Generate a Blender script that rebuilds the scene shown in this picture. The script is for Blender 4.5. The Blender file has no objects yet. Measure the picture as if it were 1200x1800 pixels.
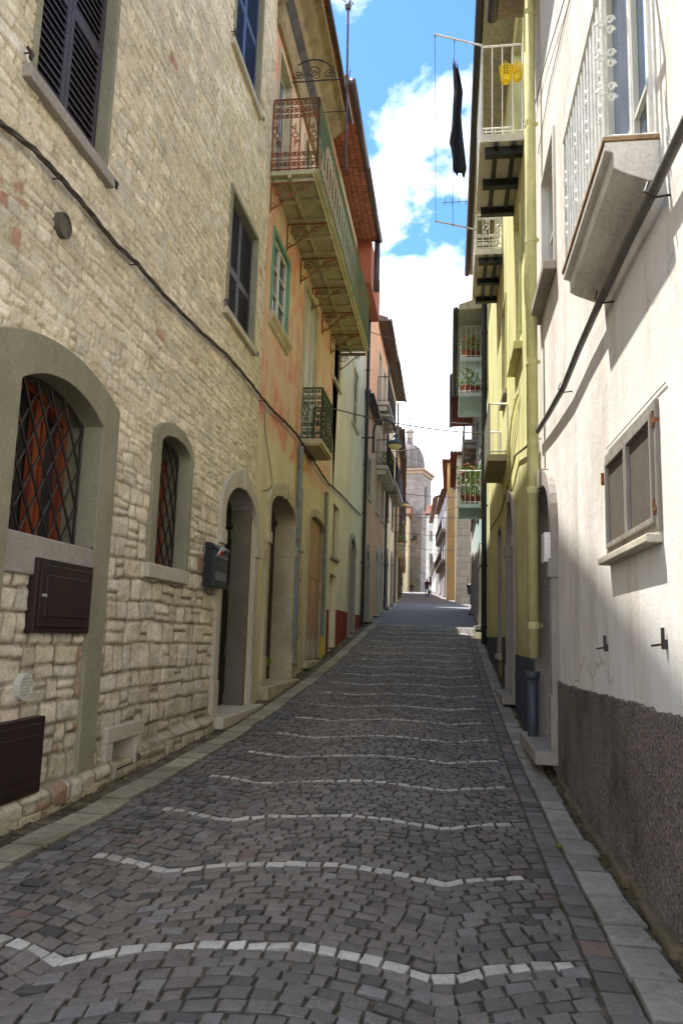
import bpy, math, random
import numpy as np
from mathutils import Vector, Matrix, Euler
from mathutils.geometry import tessellate_polygon
random.seed(7)
rng = np.random.default_rng(11)
SC = bpy.context.scene
COL = SC.collection

# ------------------------------------------------------------------ camera (survey frame of the street)
FPX, CH = 1380.0, 1.3
YAW, PITCH, ROLL = math.radians(8.007), math.radians(8.826), math.radians(1.7)
RC = (Matrix.Rotation(YAW, 3, 'Z') @ Matrix.Rotation(PITCH, 3, 'X') @ Matrix.Rotation(math.pi/2, 3, 'X')
      @ Matrix.Rotation(ROLL, 3, 'Z'))
cam_d = bpy.data.cameras.new('camera')
cam = bpy.data.objects.new('camera', cam_d)
COL.objects.link(cam)
cam.matrix_world = Matrix.Translation((0, 0, CH)) @ RC.to_4x4()
cam_d.sensor_fit = 'VERTICAL'
cam_d.sensor_height = 23.5
cam_d.lens = FPX/1800*23.5
cam_d.clip_end = 5000
SC.camera = cam
CO = Vector((0, 0, CH))

def ray(x, y):
    return RC @ Vector((x-600, 900-y, -FPX))

def hitX(x, y, X):
    d = ray(x, y); t = X/d.x
    return CO + d*t

def hitY(x, y, Y):
    d = ray(x, y); t = Y/d.y
    return CO + d*t

def hitZ(x, y, z):
    d = ray(x, y); t = (z-CH)/d.z
    return CO + d*t

# street profile (height over the camera's spot)
PY = [-60, 0, 5.5, 7, 9, 11.4, 14.4, 18.4, 21, 24.5, 30, 40, 71, 90, 108, 130, 200, 600]
PZ = [-.6, 0, .01, .05, .12, .26, .48, .85, 1.13, 1.5, 2.0, 2.85, 4.72, 6.1, 7.25, 7.9, 7.9, 7.5]
def gz(Y):
    return float(np.interp(Y, PY, PZ))

def S(r, g, b):
    def f(c):
        c /= 255
        return c/12.92 if c <= .04045 else ((c+.055)/1.055)**2.4
    return (f(r), f(g), f(b), 1)

# ------------------------------------------------------------------ materials
MATS = {}
class NT:
    def __init__(s, name):
        s.m = bpy.data.materials.new(name); s.m.use_nodes = True
        s.t = s.m.node_tree; s.b = s.t.nodes['Principled BSDF']
        s.tc = s.t.nodes.new('ShaderNodeTexCoord')
    def n(s, kind, **kw):
        nd = s.t.nodes.new('ShaderNode'+kind)
        for k, v in kw.items():
            if k in nd.inputs: nd.inputs[k].default_value = v
            else: setattr(nd, k, v)
        return nd
    def l(s, a, b): s.t.links.new(a, b)
    def coords(s, scale=(1, 1, 1)):
        mp = s.n('Mapping'); mp.inputs['Scale'].default_value = scale
        s.l(s.tc.outputs['Object'], mp.inputs['Vector']); return mp.outputs[0]
    def noise(s, sc, detail=4, rough=.55, scale3=(1, 1, 1), dist=0):
        nd = s.n('TexNoise'); nd.inputs['Scale'].default_value = sc; nd.inputs['Detail'].default_value = detail
        nd.inputs['Roughness'].default_value = rough; nd.inputs['Distortion'].default_value = dist
        s.l(s.coords(scale3), nd.inputs['Vector']); return nd.outputs['Fac']
    def ramp(s, fac, stops):
        r = s.n('ValToRGB'); e = r.color_ramp.elements
        while len(e) < len(stops): e.new(.5)
        for i, (p, c) in enumerate(stops):
            e[i].position = p; e[i].color = c if len(c) == 4 else (*c, 1)
        s.l(fac, r.inputs[0]); return r.outputs[0]
    def mix(s, fac, a, b, mode='MIX'):
        m = s.n('MixRGB'); m.blend_type = mode
        for i, v in ((0, fac), (1, a), (2, b)):
            if hasattr(v, 'is_linked') or hasattr(v, 'links'): s.l(v, m.inputs[i])
            else: m.inputs[i].default_value = v
        return m.outputs[0]
    def math(s, op, a, b=0.0):
        m = s.n('Math'); m.operation = op
        for i, v in ((0, a), (1, b)):
            if hasattr(v, 'links'): s.l(v, m.inputs[i])
            else: m.inputs[i].default_value = v
        return m.outputs[0]
    def bump(s, h, strength=.3, dist=.01, prev=None):
        b = s.n('Bump'); b.inputs['Strength'].default_value = strength; b.inputs['Distance'].default_value = dist
        s.l(h, b.inputs['Height'])
        if prev is not None: s.l(prev, b.inputs['Normal'])
        return b.outputs[0]
    def done(s, col=None, rough=.8, nrm=None, metal=0, spec=.3):
        if col is not None:
            if hasattr(col, 'links'): s.l(col, s.b.inputs['Base Color'])
            else: s.b.inputs['Base Color'].default_value = col
        if hasattr(rough, 'links'): s.l(rough, s.b.inputs['Roughness'])
        else: s.b.inputs['Roughness'].default_value = rough
        s.b.inputs['Metallic'].default_value = metal
        s.b.inputs['Specular IOR Level'].default_value = spec
        if nrm is not None: s.l(nrm, s.b.inputs['Normal'])
        return s.m

def dk(c, f): return (c[0]*f, c[1]*f, c[2]*f, 1)

def plaster(name, c, c2=None, stain=None, grain=60, bump=.35, patch=.5, streak=.35, low=None, lowz=.6, dist=.01):
    """Painted render: c main, c2 weathered patches, stain streaks, low = damp colour at the foot."""
    if name in MATS: return MATS[name]
    t = NT(name)
    c2 = c2 or dk(c, .78); stain = stain or dk(c, .5)
    a = t.mix(t.ramp(t.noise(.9, 6, .6, dist=.6), [(patch-.12, (0, 0, 0)), (patch+.14, (1, 1, 1))]), c, c2)
    sk = t.ramp(t.noise(2.2, 6, .65, (1.2, 1.2, .16)), [(.48, (0, 0, 0)), (.78, (1, 1, 1))])
    sk = t.math('MULTIPLY', sk, streak)
    a = t.mix(sk, a, stain)
    fine = t.ramp(t.noise(9, 6, .7), [(.3, (.86, .86, .86)), (.7, (1.08, 1.08, 1.08))])
    a = t.mix(1, a, fine, 'MULTIPLY')
    if low:
        sp = t.n('SeparateXYZ'); t.l(t.tc.outputs['Object'], sp.inputs[0])
        z = t.math('SUBTRACT', sp.outputs[2], 0.0)
        z = t.math('ADD', z, t.math('MULTIPLY', t.noise(2.5, 5), -.8))
        z = t.math('DIVIDE', t.math('ADD', z, .4), lowz)
        a = t.mix(t.ramp(z, [(0, (.85, .85, .85)), (1, (0, 0, 0))]), a, low)
    b = t.bump(t.noise(grain, 5, .7), bump, dist)
    b = t.bump(t.noise(5, 4), bump*.8, .03, b)
    MATS[name] = t.done(a, .92, b, spec=.15)
    return MATS[name]

def stone_mat(name, c, var=.75, bump=.4, green=None):
    if name in MATS: return MATS[name]
    t = NT(name)
    a = t.mix(t.ramp(t.noise(3, 7, .65), [(.35, (0, 0, 0)), (.7, (1, 1, 1))]), c, dk(c, var))
    a = t.mix(1, a, t.ramp(t.noise(40, 5, .7), [(.3, (.8, .8, .8)), (.65, (1.1, 1.1, 1.1))]), 'MULTIPLY')
    if green:
        a = t.mix(t.ramp(t.noise(1.6, 6, .7), [(.5, (0, 0, 0)), (.75, (.8, .8, .8))]), a, green)
    b = t.bump(t.noise(70, 5, .7), bump, .006); b = t.bump(t.noise(9, 5), bump, .02, b)
    MATS[name] = t.done(a, .85, b, spec=.25)
    return MATS[name]

def metal(name, c, rust=None, amt=.5, rough=.5):
    if name in MATS: return MATS[name]
    t = NT(name)
    a = t.mix(1, c, t.ramp(t.noise(14, 5, .7), [(.3, (.75, .75, .75)), (.7, (1.15, 1.15, 1.15))]), 'MULTIPLY')
    if rust:
        a = t.mix(t.ramp(t.noise(7, 7, .7), [(amt-.06, (0, 0, 0)), (amt+.08, (1, 1, 1))]), a, rust)
    MATS[name] = t.done(a, rough, t.bump(t.noise(45, 4), .25, .004), spec=.4)
    return MATS[name]

def wood(name, c, c2, rough=.6):
    if name in MATS: return MATS[name]
    t = NT(name)
    a = t.mix(t.ramp(t.noise(12, 6, .6, (1, 1, .08)), [(.35, (0, 0, 0)), (.65, (1, 1, 1))]), c, c2)
    a = t.mix(t.ramp(t.noise(2.5, 6, .7), [(.45, (0, 0, 0)), (.75, (.5, .5, .5))]), a, dk(c2, .6))
    MATS[name] = t.done(a, rough, t.bump(t.noise(30, 4, .6, (1, 1, .08)), .3, .005), spec=.3)
    return MATS[name]

def glass(name, c=(.03, .035, .04, 1), rough=.06):
    if name in MATS: return MATS[name]
    t = NT(name)
    a = t.mix(t.noise(1.5, 3), c, dk(c, .4))
    MATS[name] = t.done(a, rough, t.bump(t.noise(3, 2), .04, .02), spec=.8)
    return MATS[name]

def vcol_mat(name, rough=.9, fine=45, bump=.5, dist=.008, spec=.2, moss=None, second=12):
    if name in MATS: return MATS[name]
    t = NT(name)
    at = t.n('Attribute'); at.attribute_name = 'Col'
    a = t.mix(1, at.outputs['Color'], t.ramp(t.noise(fine, 6, .75), [(.28, (.62, .6, .57)), (.5, (.98, .98, .98)), (.75, (1.18, 1.17, 1.15))]), 'MULTIPLY')
    a = t.mix(1, a, t.ramp(t.noise(4, 5, .6), [(.3, (.85, .84, .82)), (.7, (1.08, 1.08, 1.08))]), 'MULTIPLY')
    if moss:
        a = t.mix(t.ramp(t.noise(2.2, 6, .75), [(.52, (0, 0, 0)), (.7, (.6, .6, .6))]), a, moss)
    b = t.bump(t.noise(fine*1.5, 6, .75), bump, dist); b = t.bump(t.noise(second, 5, .6), bump, dist*3, b)
    MATS[name] = t.done(a, rough, b, spec=spec)
    return MATS[name]

def tiles_mat(name, c, c2):
    if name in MATS: return MATS[name]
    t = NT(name)
    w = t.n('TexBrick'); w.inputs['Scale'].default_value = 1
    w.inputs['Brick Width'].default_value = .3; w.inputs['Row Height'].default_value = .15; w.inputs['Mortar Size'].default_value = .012
    w.inputs['Color1'].default_value = c; w.inputs['Color2'].default_value = c2; w.inputs['Mortar'].default_value = dk(c, .35)
    mp = t.n('Mapping'); mp.inputs['Rotation'].default_value = (0, 0, math.pi/2)
    t.l(t.tc.outputs['Object'], mp.inputs['Vector']); t.l(mp.outputs[0], w.inputs['Vector'])
    a = t.mix(1, w.outputs['Color'], t.ramp(t.noise(5, 5), [(.3, (.65, .65, .65)), (.7, (1.15, 1.15, 1.15))]), 'MULTIPLY')
    MATS[name] = t.done(a, .85, t.bump(w.outputs['Fac'], -.6, .02), spec=.2)
    return MATS[name]

# ------------------------------------------------------------------ objects
def base_name(n): return n
class Thing:
    def __init__(s, name, label, cat, base, group=None, kind=None):
        o = bpy.data.objects.new(name, None); COL.objects.link(o)
        o.empty_display_size = .2
        s.o = o; s.base = Vector(base); o.location = s.base
        tag(o, label, cat, group, kind)

def tag(o, label=None, cat=None, group=None, kind=None):
    if label: o['label'] = label
    if cat: o['category'] = cat
    if group: o['group'] = group
    if kind: o['kind'] = kind
    return o

class MB:
    """mesh builder; P maps local triplets to world"""
    def __init__(s, P=None):
        s.v = []; s.f = []; s.P = P or (lambda a, b, c: Vector((a, b, c))); s.cols = None
    def add(s, pts, faces):
        n = len(s.v)
        s.v += [s.P(*p) for p in pts]
        s.f += [[n+i for i in f] for f in faces]
    def raw(s, pts, faces):
        n = len(s.v); s.v += [Vector(p) for p in pts]; s.f += [[n+i for i in f] for f in faces]
    def box(s, a0, a1, b0, b1, c0, c1):
        s.add([(a, b, c) for a in (a0, a1) for b in (b0, b1) for c in (c0, c1)],
              [(0, 1, 3, 2), (4, 6, 7, 5), (0, 4, 5, 1), (2, 3, 7, 6), (0, 2, 6, 4), (1, 5, 7, 3)])
    def prism(s, poly, c0, c1):
        """poly in (a,b), extruded along c"""
        n = len(poly)
        s.add([(a, b, c0) for a, b in poly]+[(a, b, c1) for a, b in poly],
              [list(range(n))[::-1], list(range(n, 2*n))]+[(i, (i+1) % n, (i+1) % n+n, i+n) for i in range(n)])
    def prism_a(s, poly, a0, a1):
        """poly in (c,b) swept along a"""
        n = len(poly)
        s.add([(a0, b, c) for c, b in poly]+[(a1, b, c) for c, b in poly],
              [list(range(n))[::-1], list(range(n, 2*n))]+[(i, (i+1) % n, (i+1) % n+n, i+n) for i in range(n)])
    def tube(s, pts, r, seg=6, closed=False, world=False):
        pts = [Vector(p) if world else s.P(*p) for p in pts]
        n = len(pts); rr = r if isinstance(r, (list, tuple)) else [r]*n
        rings = []; up = None
        for i, p in enumerate(pts):
            a = pts[(i-1) % n] if (closed or i > 0) else p
            b = pts[(i+1) % n] if (closed or i < n-1) else p
            t = (b-a)
            if t.length < 1e-9: t = Vector((0, 0, 1))
            t.normalize()
            if up is None:
                up = Vector((0, 0, 1)) if abs(t.z) < .9 else Vector((1, 0, 0))
            x = t.cross(up)
            if x.length < 1e-4: x = t.cross(Vector((0, 1, 0)))
            x.normalize(); y = x.cross(t).normalized(); up = y
            rings.append([p+(x*math.cos(2*math.pi*k/seg)+y*math.sin(2*math.pi*k/seg))*rr[i] for k in range(seg)])
        b0 = len(s.v)
        for rg in rings: s.v += rg
        m = n if closed else n-1
        for i in range(m):
            for k in range(seg):
                i2 = (i+1) % n
                s.f.append([b0+i*seg+k, b0+i*seg+(k+1) % seg, b0+i2*seg+(k+1) % seg, b0+i2*seg+k])
        if not closed:
            s.f.append([b0+k for k in range(seg)][::-1]); s.f.append([b0+(n-1)*seg+k for k in range(seg)])
    def lathe(s, prof, c, seg=16, axis=2):
        """prof [(r,h)] about a vertical world axis at c"""
        b0 = len(s.v); c = Vector(c)
        for r, h in prof:
            for k in range(seg):
                a = 2*math.pi*k/seg
                s.v.append(c+Vector((r*math.cos(a), r*math.sin(a), h)))
        for i in range(len(prof)-1):
            for k in range(seg):
                s.f.append([b0+i*seg+k, b0+i*seg+(k+1) % seg, b0+(i+1)*seg+(k+1) % seg, b0+(i+1)*seg+k])
        s.f.append([b0+k for k in range(seg)][::-1]); s.f.append([b0+(len(prof)-1)*seg+k for k in range(seg)])
    def band(s, outer, inner, c0, c1, cd=None):
        """open ring between two point lists (a,b): front at c1, outer side down to c0, inner side down to cd"""
        n = len(outer); cd = c0 if cd is None else cd
        s.add([(a, b, c1) for a, b in outer]+[(a, b, c1) for a, b in inner]+[(a, b, c0) for a, b in outer]+[(a, b, cd) for a, b in inner],
              [x for i in range(n-1) for x in ((i, i+1, n+i+1, n+i), (i+1, i, 2*n+i, 2*n+i+1), (n+i, n+i+1, 3*n+i+1, 3*n+i))])
    def build(s, name, mat, parent=None, bevel=0, smooth=False, label=None, cat=None, group=None, kind=None, cols=None):
        me = bpy.data.meshes.new(name)
        base = parent.base if isinstance(parent, Thing) else (parent['_b'] if parent is not None else None)
        base = Vector(base) if base is not None else (s.v[0].copy() if kind is None and s.v else Vector((0, 0, 0)))
        me.from_pydata([tuple(v-base) for v in s.v], [], s.f)
        if smooth: me.polygons.foreach_set('use_smooth', [True]*len(me.polygons))
        me.materials.append(mat)
        o = bpy.data.objects.new(name, me); COL.objects.link(o)
        if parent is None: o.location = base
        else: o.parent = parent.o if isinstance(parent, Thing) else parent
        BASES[o.name] = base
        o['_b'] = tuple(base)
        if cols is not None:
            at = me.color_attributes.new('Col', 'FLOAT_COLOR', 'POINT')
            at.data.foreach_set('color', np.asarray(cols, 'f').ravel())
        if bevel:
            b = o.modifiers.new('edge', 'BEVEL'); b.width = bevel; b.segments = 2; b.limit_method = 'ANGLE'; b.angle_limit = .6
        tag(o, label, cat, group, kind)
        return o
BASES = {}

class Face:
    """a house front: a straight line on plan with local axes u (along the street), z, o (out of the wall)"""
    def __init__(s, X0, Y0, X1, Y1, right=False):
        s.p = Vector((X0, Y0, 0)); d = Vector((X1-X0, Y1-Y0, 0)); s.L = d.length; s.d = d.normalized()
        s.n = Vector((-s.d.y, s.d.x, 0)) if right else Vector((s.d.y, -s.d.x, 0))
        s.holes = []
    def P(s, u, z, o=0): return s.p+s.d*u+s.n*o+Vector((0, 0, z))
    def at(s, x, y, off=0):
        d = ray(x, y); q = s.p+s.n*off
        t = (q-CO).dot(s.n)/d.dot(s.n); w = CO+d*t
        return (w-s.p).dot(s.d), w.z
    def u(s, x, y=1000, off=0): return s.at(x, y, off)[0]
    def z(s, x, y, off=0): return s.at(x, y, off)[1]
    def g(s, u): return gz((s.p+s.d*u).y)
    def mb(s): return MB(s.P)

def arch(u0, u1, z0, zs, zc, n=12):
    c = (u0+u1)/2; r = (u1-u0)/2
    return [(u1, z0)]+[(c+r*math.cos(math.pi*i/n), zs+(zc-zs)*math.sin(math.pi*i/n)) for i in range(n+1)]+[(u0, z0)]
def rect(u0, u1, z0, z1): return [(u1, z0), (u1, z1), (u0, z1), (u0, z0)]
def seg_arch(u0, u1, z0, zs, zc, n=12):
    """segmental arch"""
    w = (u1-u0)/2; h = zc-zs; R = (w*w+h*h)/(2*h); c = (u0+u1)/2; a = math.asin(min(1, w/R))
    return [(u1, z0)]+[(c+R*math.sin(a-2*a*i/n), zc-R+R*math.cos(a-2*a*i/n)) for i in range(n+1)]+[(u0, z0)]

def wall_sheet(F, name, mat, parent, z0f, z1, depth=7, u0=0, u1=None):
    """flat front with real openings plus the two end walls and back"""
    u1 = F.L if u1 is None else u1
    nseg = max(2, int((u1-u0)/2))
    foot = [(u0+(u1-u0)*i/nseg, F.g(u0+(u1-u0)*i/nseg)-.4) for i in range(nseg+1)]
    outer = foot+[(u1, z1), (u0, z1)]
    loops = [outer]+[h for h in F.holes]
    vs = [[Vector((a, b, 0)) for a, b in lp] for lp in loops]
    tris = tessellate_polygon(vs)
    flat = [p for lp in loops for p in lp]
    m = F.mb()
    m.add([(a, b, 0) for a, b in flat], [list(t) for t in tris])
    m.add([(u0, foot[0][1], 0), (u0, z1, 0), (u0, z1, -depth), (u0, foot[0][1], -depth)], [(0, 1, 2, 3)])
    m.add([(u1, foot[-1][1], 0), (u1, z1, 0), (u1, z1, -depth), (u1, foot[-1][1], -depth)], [(3, 2, 1, 0)])
    m.add([(u0, foot[0][1], -depth), (u0, z1, -depth), (u1, z1, -depth), (u1, foot[-1][1], -depth)], [(0, 1, 2, 3)])
    m.add([(u0, z1, 0), (u1, z1, 0), (u1, z1, -depth), (u0, z1, -depth)], [(0, 1, 2, 3)])
    return m.build(name, mat, parent)

# common materials
IRON = metal('dark iron', S(42, 38, 36), S(80, 50, 35), .6)
RUSTY = metal('rusty iron', S(95, 75, 55), S(125, 70, 40), .45, .8)
GREENR = metal('worn green iron', S(90, 120, 92), S(120, 95, 60), .52, .8)
SLATE = wood('slate grey shutter paint', S(74, 68, 76), S(60, 55, 62), .5)
BROWNP = wood('dark brown panel paint', S(48, 34, 30), S(38, 27, 25), .55)
WHITEP = wood('old white paint', S(215, 215, 205), S(190, 188, 172), .6)
LIME = stone_mat('pale limestone', S(190, 182, 162), .8)
LIMEG = stone_mat('grey limestone', S(160, 152, 142), .8)
OCHST = stone_mat('ochre limestone', S(192, 180, 148), .74, green=S(132, 126, 92))
CEMENT = stone_mat('grey green cement', S(146, 142, 118), .8, .3, green=S(120, 118, 92))
GLASS = glass('window glass')
GLASSB = glass('sky tinted window glass', S(70, 95, 125), .04)  # blue of the reflected sky put into the pane colour
DARKW = wood('black door paint', S(28, 26, 26), S(20, 18, 18), .4)
ORW = wood('orange varnished wood', S(168, 84, 46), S(112, 52, 30), .35)
CURT = stone_mat('net curtain', S(190, 185, 175), .8, .1)
PIPEB = metal('black downpipe paint', S(32, 32, 34), None)
GUTTER = metal('dark gutter metal', S(60, 55, 52), S(80, 66, 56), .6)

# ------------------------------------------------------------------ noise for height fields
def vnoise(x, y, seed=0):
    xi = np.floor(x).astype(np.int64); yi = np.floor(y).astype(np.int64)
    xf = x-xi; yf = y-yi; xf = xf*xf*(3-2*xf); yf = yf*yf*(3-2*yf)
    def h(a, b):
        n = (a*374761393+b*668265263+seed*144665*7919) & 0xffffffff
        n = ((n ^ (n >> 13))*1274126177) & 0xffffffff
        return ((n ^ (n >> 16)) & 0xffff)/65535.
    return (h(xi, yi)*(1-xf)+h(xi+1, yi)*xf)*(1-yf)+(h(xi, yi+1)*(1-xf)+h(xi+1, yi+1)*xf)*yf
def fbm(x, y, seed=0, o=4):
    t = 0; a = .5
    for i in range(o):
        t = t+a*(vnoise(x*2**i, y*2**i, seed+i)-.5); a *= .55
    return t
def sstep(a, b, x):
    t = np.clip((x-a)/(b-a), 0, 1); return t*t*(3-2*t)
def inpoly(X, Y, poly):
    c = np.zeros(X.shape, bool); n = len(poly)
    for i in range(n):
        x0, y0 = poly[i]; x1, y1 = poly[(i+1) % n]
        if y0 == y1: continue
        c ^= ((y0 > Y) != (y1 > Y)) & (X < (x1-x0)*(Y-y0)/(y1-y0)+x0)
    return c

#@@GROUND
# ------------------------------------------------------------------ ground and street
KL, KR = -2.35, .70       # inner kerb lines
def sheet(name, x0, x1, ys, dz, mat, nx=1, label=None, kind='structure'):
    m = MB(); xs = [x0+(x1-x0)*i/nx for i in range(nx+1)]
    m.raw([(x, y, gz(y)+dz) for y in ys for x in xs],
          [(j*(nx+1)+i, j*(nx+1)+i+1, (j+1)*(nx+1)+i+1, (j+1)*(nx+1)+i) for j in range(len(ys)-1) for i in range(nx)])
    return m.build(name, mat, None, kind=kind, smooth=True)
t = NT('earth and moss')
a = t.mix(t.ramp(t.noise(3, 6, .7), [(.35, (0, 0, 0)), (.62, (1, 1, 1))]), S(88, 80, 66), S(70, 72, 38))
a = t.mix(t.ramp(t.noise(26, 5, .7), [(.45, (0, 0, 0)), (.7, (.8, .8, .8))]), a, S(125, 115, 98))
EARTH = t.done(a, .95, t.bump(t.noise(30, 6, .8), .9, .03), spec=.1)
sheet('ground', -400, 400, PY, -.06, EARTH, 4)
ysn = list(np.arange(-3, 27, .5))+[28, 30, 34, 40, 50, 60, 71, 80, 90, 100, 108, 120, 130]
t = NT('joint grit and moss')
a = t.mix(t.ramp(t.noise(1.3, 6, .7), [(.4, (0, 0, 0)), (.62, (1, 1, 1))]), S(96, 88, 78), S(66, 66, 40))
a = t.mix(t.ramp(t.noise(9, 6, .8), [(.5, (0, 0, 0)), (.68, (.9, .9, .9))]), a, S(150, 140, 122))
JOINT = t.done(a, .95, t.bump(t.noise(60, 6, .8), .9, .012), spec=.1)
sheet('street_bed', -3.4, 1.5, ysn, -.011, JOINT, 2)
t = NT('grey asphalt paving')
a = t.mix(t.noise(1.2, 5), S(134, 130, 130), S(108, 105, 106))
a = t.mix(1, a, t.ramp(t.noise(60, 4, .8), [(.3, (.75, .75, .75)), (.7, (1.15, 1.15, 1.15))]), 'MULTIPLY')
ASPH = t.done(a, .8, t.bump(t.noise(120, 4), .4, .01))
sheet('paving', KL, .9, [25.3, 26, 27.3], .0, ASPH, 2)
sheet('road', -8, 6, [27.0, 28, 30, 34, 40, 45, 50, 60, 71, 80, 90, 100, 108, 120, 135], .0, ASPH, 2)

# curve of the sett courses across the street (segmental arches)
def flat(x, y):
    p = CO+ray(x, y)*(-CH/ray(x, y).z); return p.x, p.y
pk = [flat(*q) for q in [(0, 1638), (95, 1700), (330, 1672), (780, 1738), (900, 1700), (1035, 1697)]]
CX0, CX1 = pk[1][0], pk[3][0]
def gc(x):
    W = CX1-CX0
    if x < CX0: q = (x-CX0+W)/W
    elif x <= CX1: q = (x-CX0)/W
    else: q = (x-CX1)/W
    q = q % 1.0
    return .27*math.sin(math.pi*q)**.9 if 0 < q < 1 else 0
def skew(x):
    return (pk[3][1]-pk[1][1])/(CX1-CX0)*(x-CX1)
cusp_rows = []
for yy in (1738, 1573, 1467, 1402, 1341, 1300):
    w = hitX(780, yy, CX1); cusp_rows.append(w.y)
P_ROW = 1.19/13
Ystart = cusp_rows[0]
white_Y = [Ystart+i*1.19 for i in range(0, 17)]
SETT = vcol_mat('porphyry setts', rough=.7, fine=48, bump=.7, dist=.006, spec=.3, moss=None)
sv = []; sf = []; scl = []
def add_sett(cs, colr, h=.0, bev=.008):
    """cs: four plan corners ccw"""
    n = len(sv); c = np.mean(cs, axis=0); zt = []
    tilt = (random.uniform(-.004, .004), random.uniform(-.004, .004))
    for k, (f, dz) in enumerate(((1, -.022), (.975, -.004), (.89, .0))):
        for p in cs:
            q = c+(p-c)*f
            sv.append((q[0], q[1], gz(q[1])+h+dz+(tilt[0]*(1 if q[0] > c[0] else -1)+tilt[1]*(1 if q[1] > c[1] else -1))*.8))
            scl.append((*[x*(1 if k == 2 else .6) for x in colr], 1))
    sv.append((c[0], c[1], gz(c[1])+h+.003)); scl.append((*colr, 1))
    for a in range(2):
        for i in range(4):
            j = (i+1) % 4
            sf.append((n+a*4+i, n+a*4+j, n+a*4+4+j, n+a*4+4+i))
    for i in range(4): sf.append((n+8+i, n+8+(i+1) % 4, n+12))
def sett_col(x, y):
    w = .5+1.4*(vnoise(np.array(x*.7+5), np.array(y*.5), 3)-.5)+.25*(1 if x < -1 else -.3)
    base = np.array(S(114, 108, 103)[:3])*w+np.array(S(103, 103, 104)[:3])*(1-w)
    r = random.random()
    if r < .012: base = np.array(S(112, 96, 88)[:3])
    elif r < .1: base = np.array(S(118, 116, 116)[:3])
    elif r < .2: base = np.array(S(86, 84, 84)[:3])
    return base*random.uniform(.8, 1.2)*(.8+.4*float(vnoise(np.array(x*.9+3), np.array(y*.4), 8)))*np.array([1.03, 1.0, .95])
BR0 = KR-.14   # a border course runs along the right kerb
row = -34
nwhite = 0
while True:
    y0 = Ystart+row*P_ROW
    if y0 > 26.2: break
    isw = (row % 13 == 0) and row >= -13
    xs = [KL+.02+random.uniform(-.03, .03)]
    wjit = 0
    while xs[-1] < BR0:
        xs.append(xs[-1]+random.uniform(.082, .118))
    xs[-1] = BR0
    if xs[-1]-xs[-2] < .04: xs.pop(-2)
    def yy(x): return y0+gc(x)+skew(x)+.012*math.sin(x*9+row)
    for x0, x1 in zip(xs, xs[1:]):
        ya, yb = yy(x0), yy(x1)
        if min(ya, yb) > 25.9 or max(ya, yb) < -1: continue
        g = random.uniform(.003, .0065); hh = P_ROW+.004 if not isw else P_ROW-.004
        j = lambda: random.uniform(-.006, .006)
        white = isw and x0 > KL+.25 and x1 < BR0-.02
        col = np.array(S(190, 187, 177)[:3])*random.uniform(.72, 1.12) if white else sett_col(x0, y0)
        sh = (yb-ya)/(x1-x0)*.4*hh
        cs = [np.array((x0+g+j(), ya+g+j())), np.array((x1-g+j(), yb+g+j())), np.array((x1-g-sh*.6+j(), yb+hh-g+j())), np.array((x0+g-sh*.6+j(), ya+hh-g+j()))]
        add_sett(cs, col, random.uniform(-.004, .004))
    row += 1
y = .5
while y < 26:
    L = random.uniform(.11, .19)
    add_sett([np.array((BR0+.006, y+.006)), np.array((KR-.006, y+.006)), np.array((KR-.006, y+L-.006)), np.array((BR0+.006, y+L-.006))], sett_col(.6, y), random.uniform(-.004, .003))
    y += L
m = MB(); m.v = [Vector(v) for v in sv]; m.f = sf
m.build('cobbled_street', SETT, None, kind='structure', cols=scl)

# kerb slabs
KERB = vcol_mat('kerb stone', rough=.85, fine=30, bump=.5, dist=.006, moss=S(78, 80, 48))
def kerb(name, xa, xb, yend, lmin, lmax, lift, tone):
    sv.clear(); sf.clear(); scl.clear(); y = .3
    while y < yend:
        L = random.uniform(lmin, lmax)
        c = np.array(S(*tone)[:3])*random.uniform(.78, 1.15); j = lambda: random.uniform(-.006, .006)
        add_sett([np.array((xa+.004+j(), y+.004)), np.array((xb-.004+j()*3, y+.004)), np.array((xb-.004+j()*3, y+L-.004)), np.array((xa+.004+j(), y+L-.004))], c, lift+random.uniform(-.005, .005))
        y += L
    n = len(sv)
    mm = MB(); mm.v = [Vector(v) for v in sv]; mm.f = list(sf)
    mm.build(name, KERB, None, kind='structure', cols=list(scl))
kerb('kerb', KL-.235, KL, 27, .28, .55, .012, (158, 150, 130))
kerb('kerb', KR, KR+.2, 22, .22, .5, .012, (156, 150, 138))
# gutter setts between the kerbs and the walls (half buried)
GUT = vcol_mat('gutter setts', rough=.95, fine=30, bump=.8, dist=.012, moss=S(72, 74, 34))
sv.clear(); sf.clear(); scl.clear()
for xa, xb, ye, nn in ((-2.86, KL-.24, 27, 2), (KR+.205, 1.02, 22, 1)):
    for k in range(nn):
        a0 = xa+(xb-xa)*k/nn; a1 = xa+(xb-xa)*(k+1)/nn; y = .3
        while y < ye:
            L = random.uniform(.1, .2)
            c = np.array(S(112, 104, 84)[:3])*random.uniform(.5, 1.1)
            add_sett([np.array((a0+.006, y+.006)), np.array((a1-.006, y+.006)), np.array((a1-.006, y+L-.006)), np.array((a0+.006, y+L-.006))], c, -.008+random.uniform(-.008, .006))
            y += L
m = MB(); m.v = [Vector(v) for v in sv]; m.f = list(sf)
m.build('gutter_strip', GUT, None, kind='structure', cols=list(scl))

# ------------------------------------------------------------------ building kit
def part_obj(parent, name, mat, mb, **kw): return mb.build(name, mat, parent, **kw)

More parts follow.
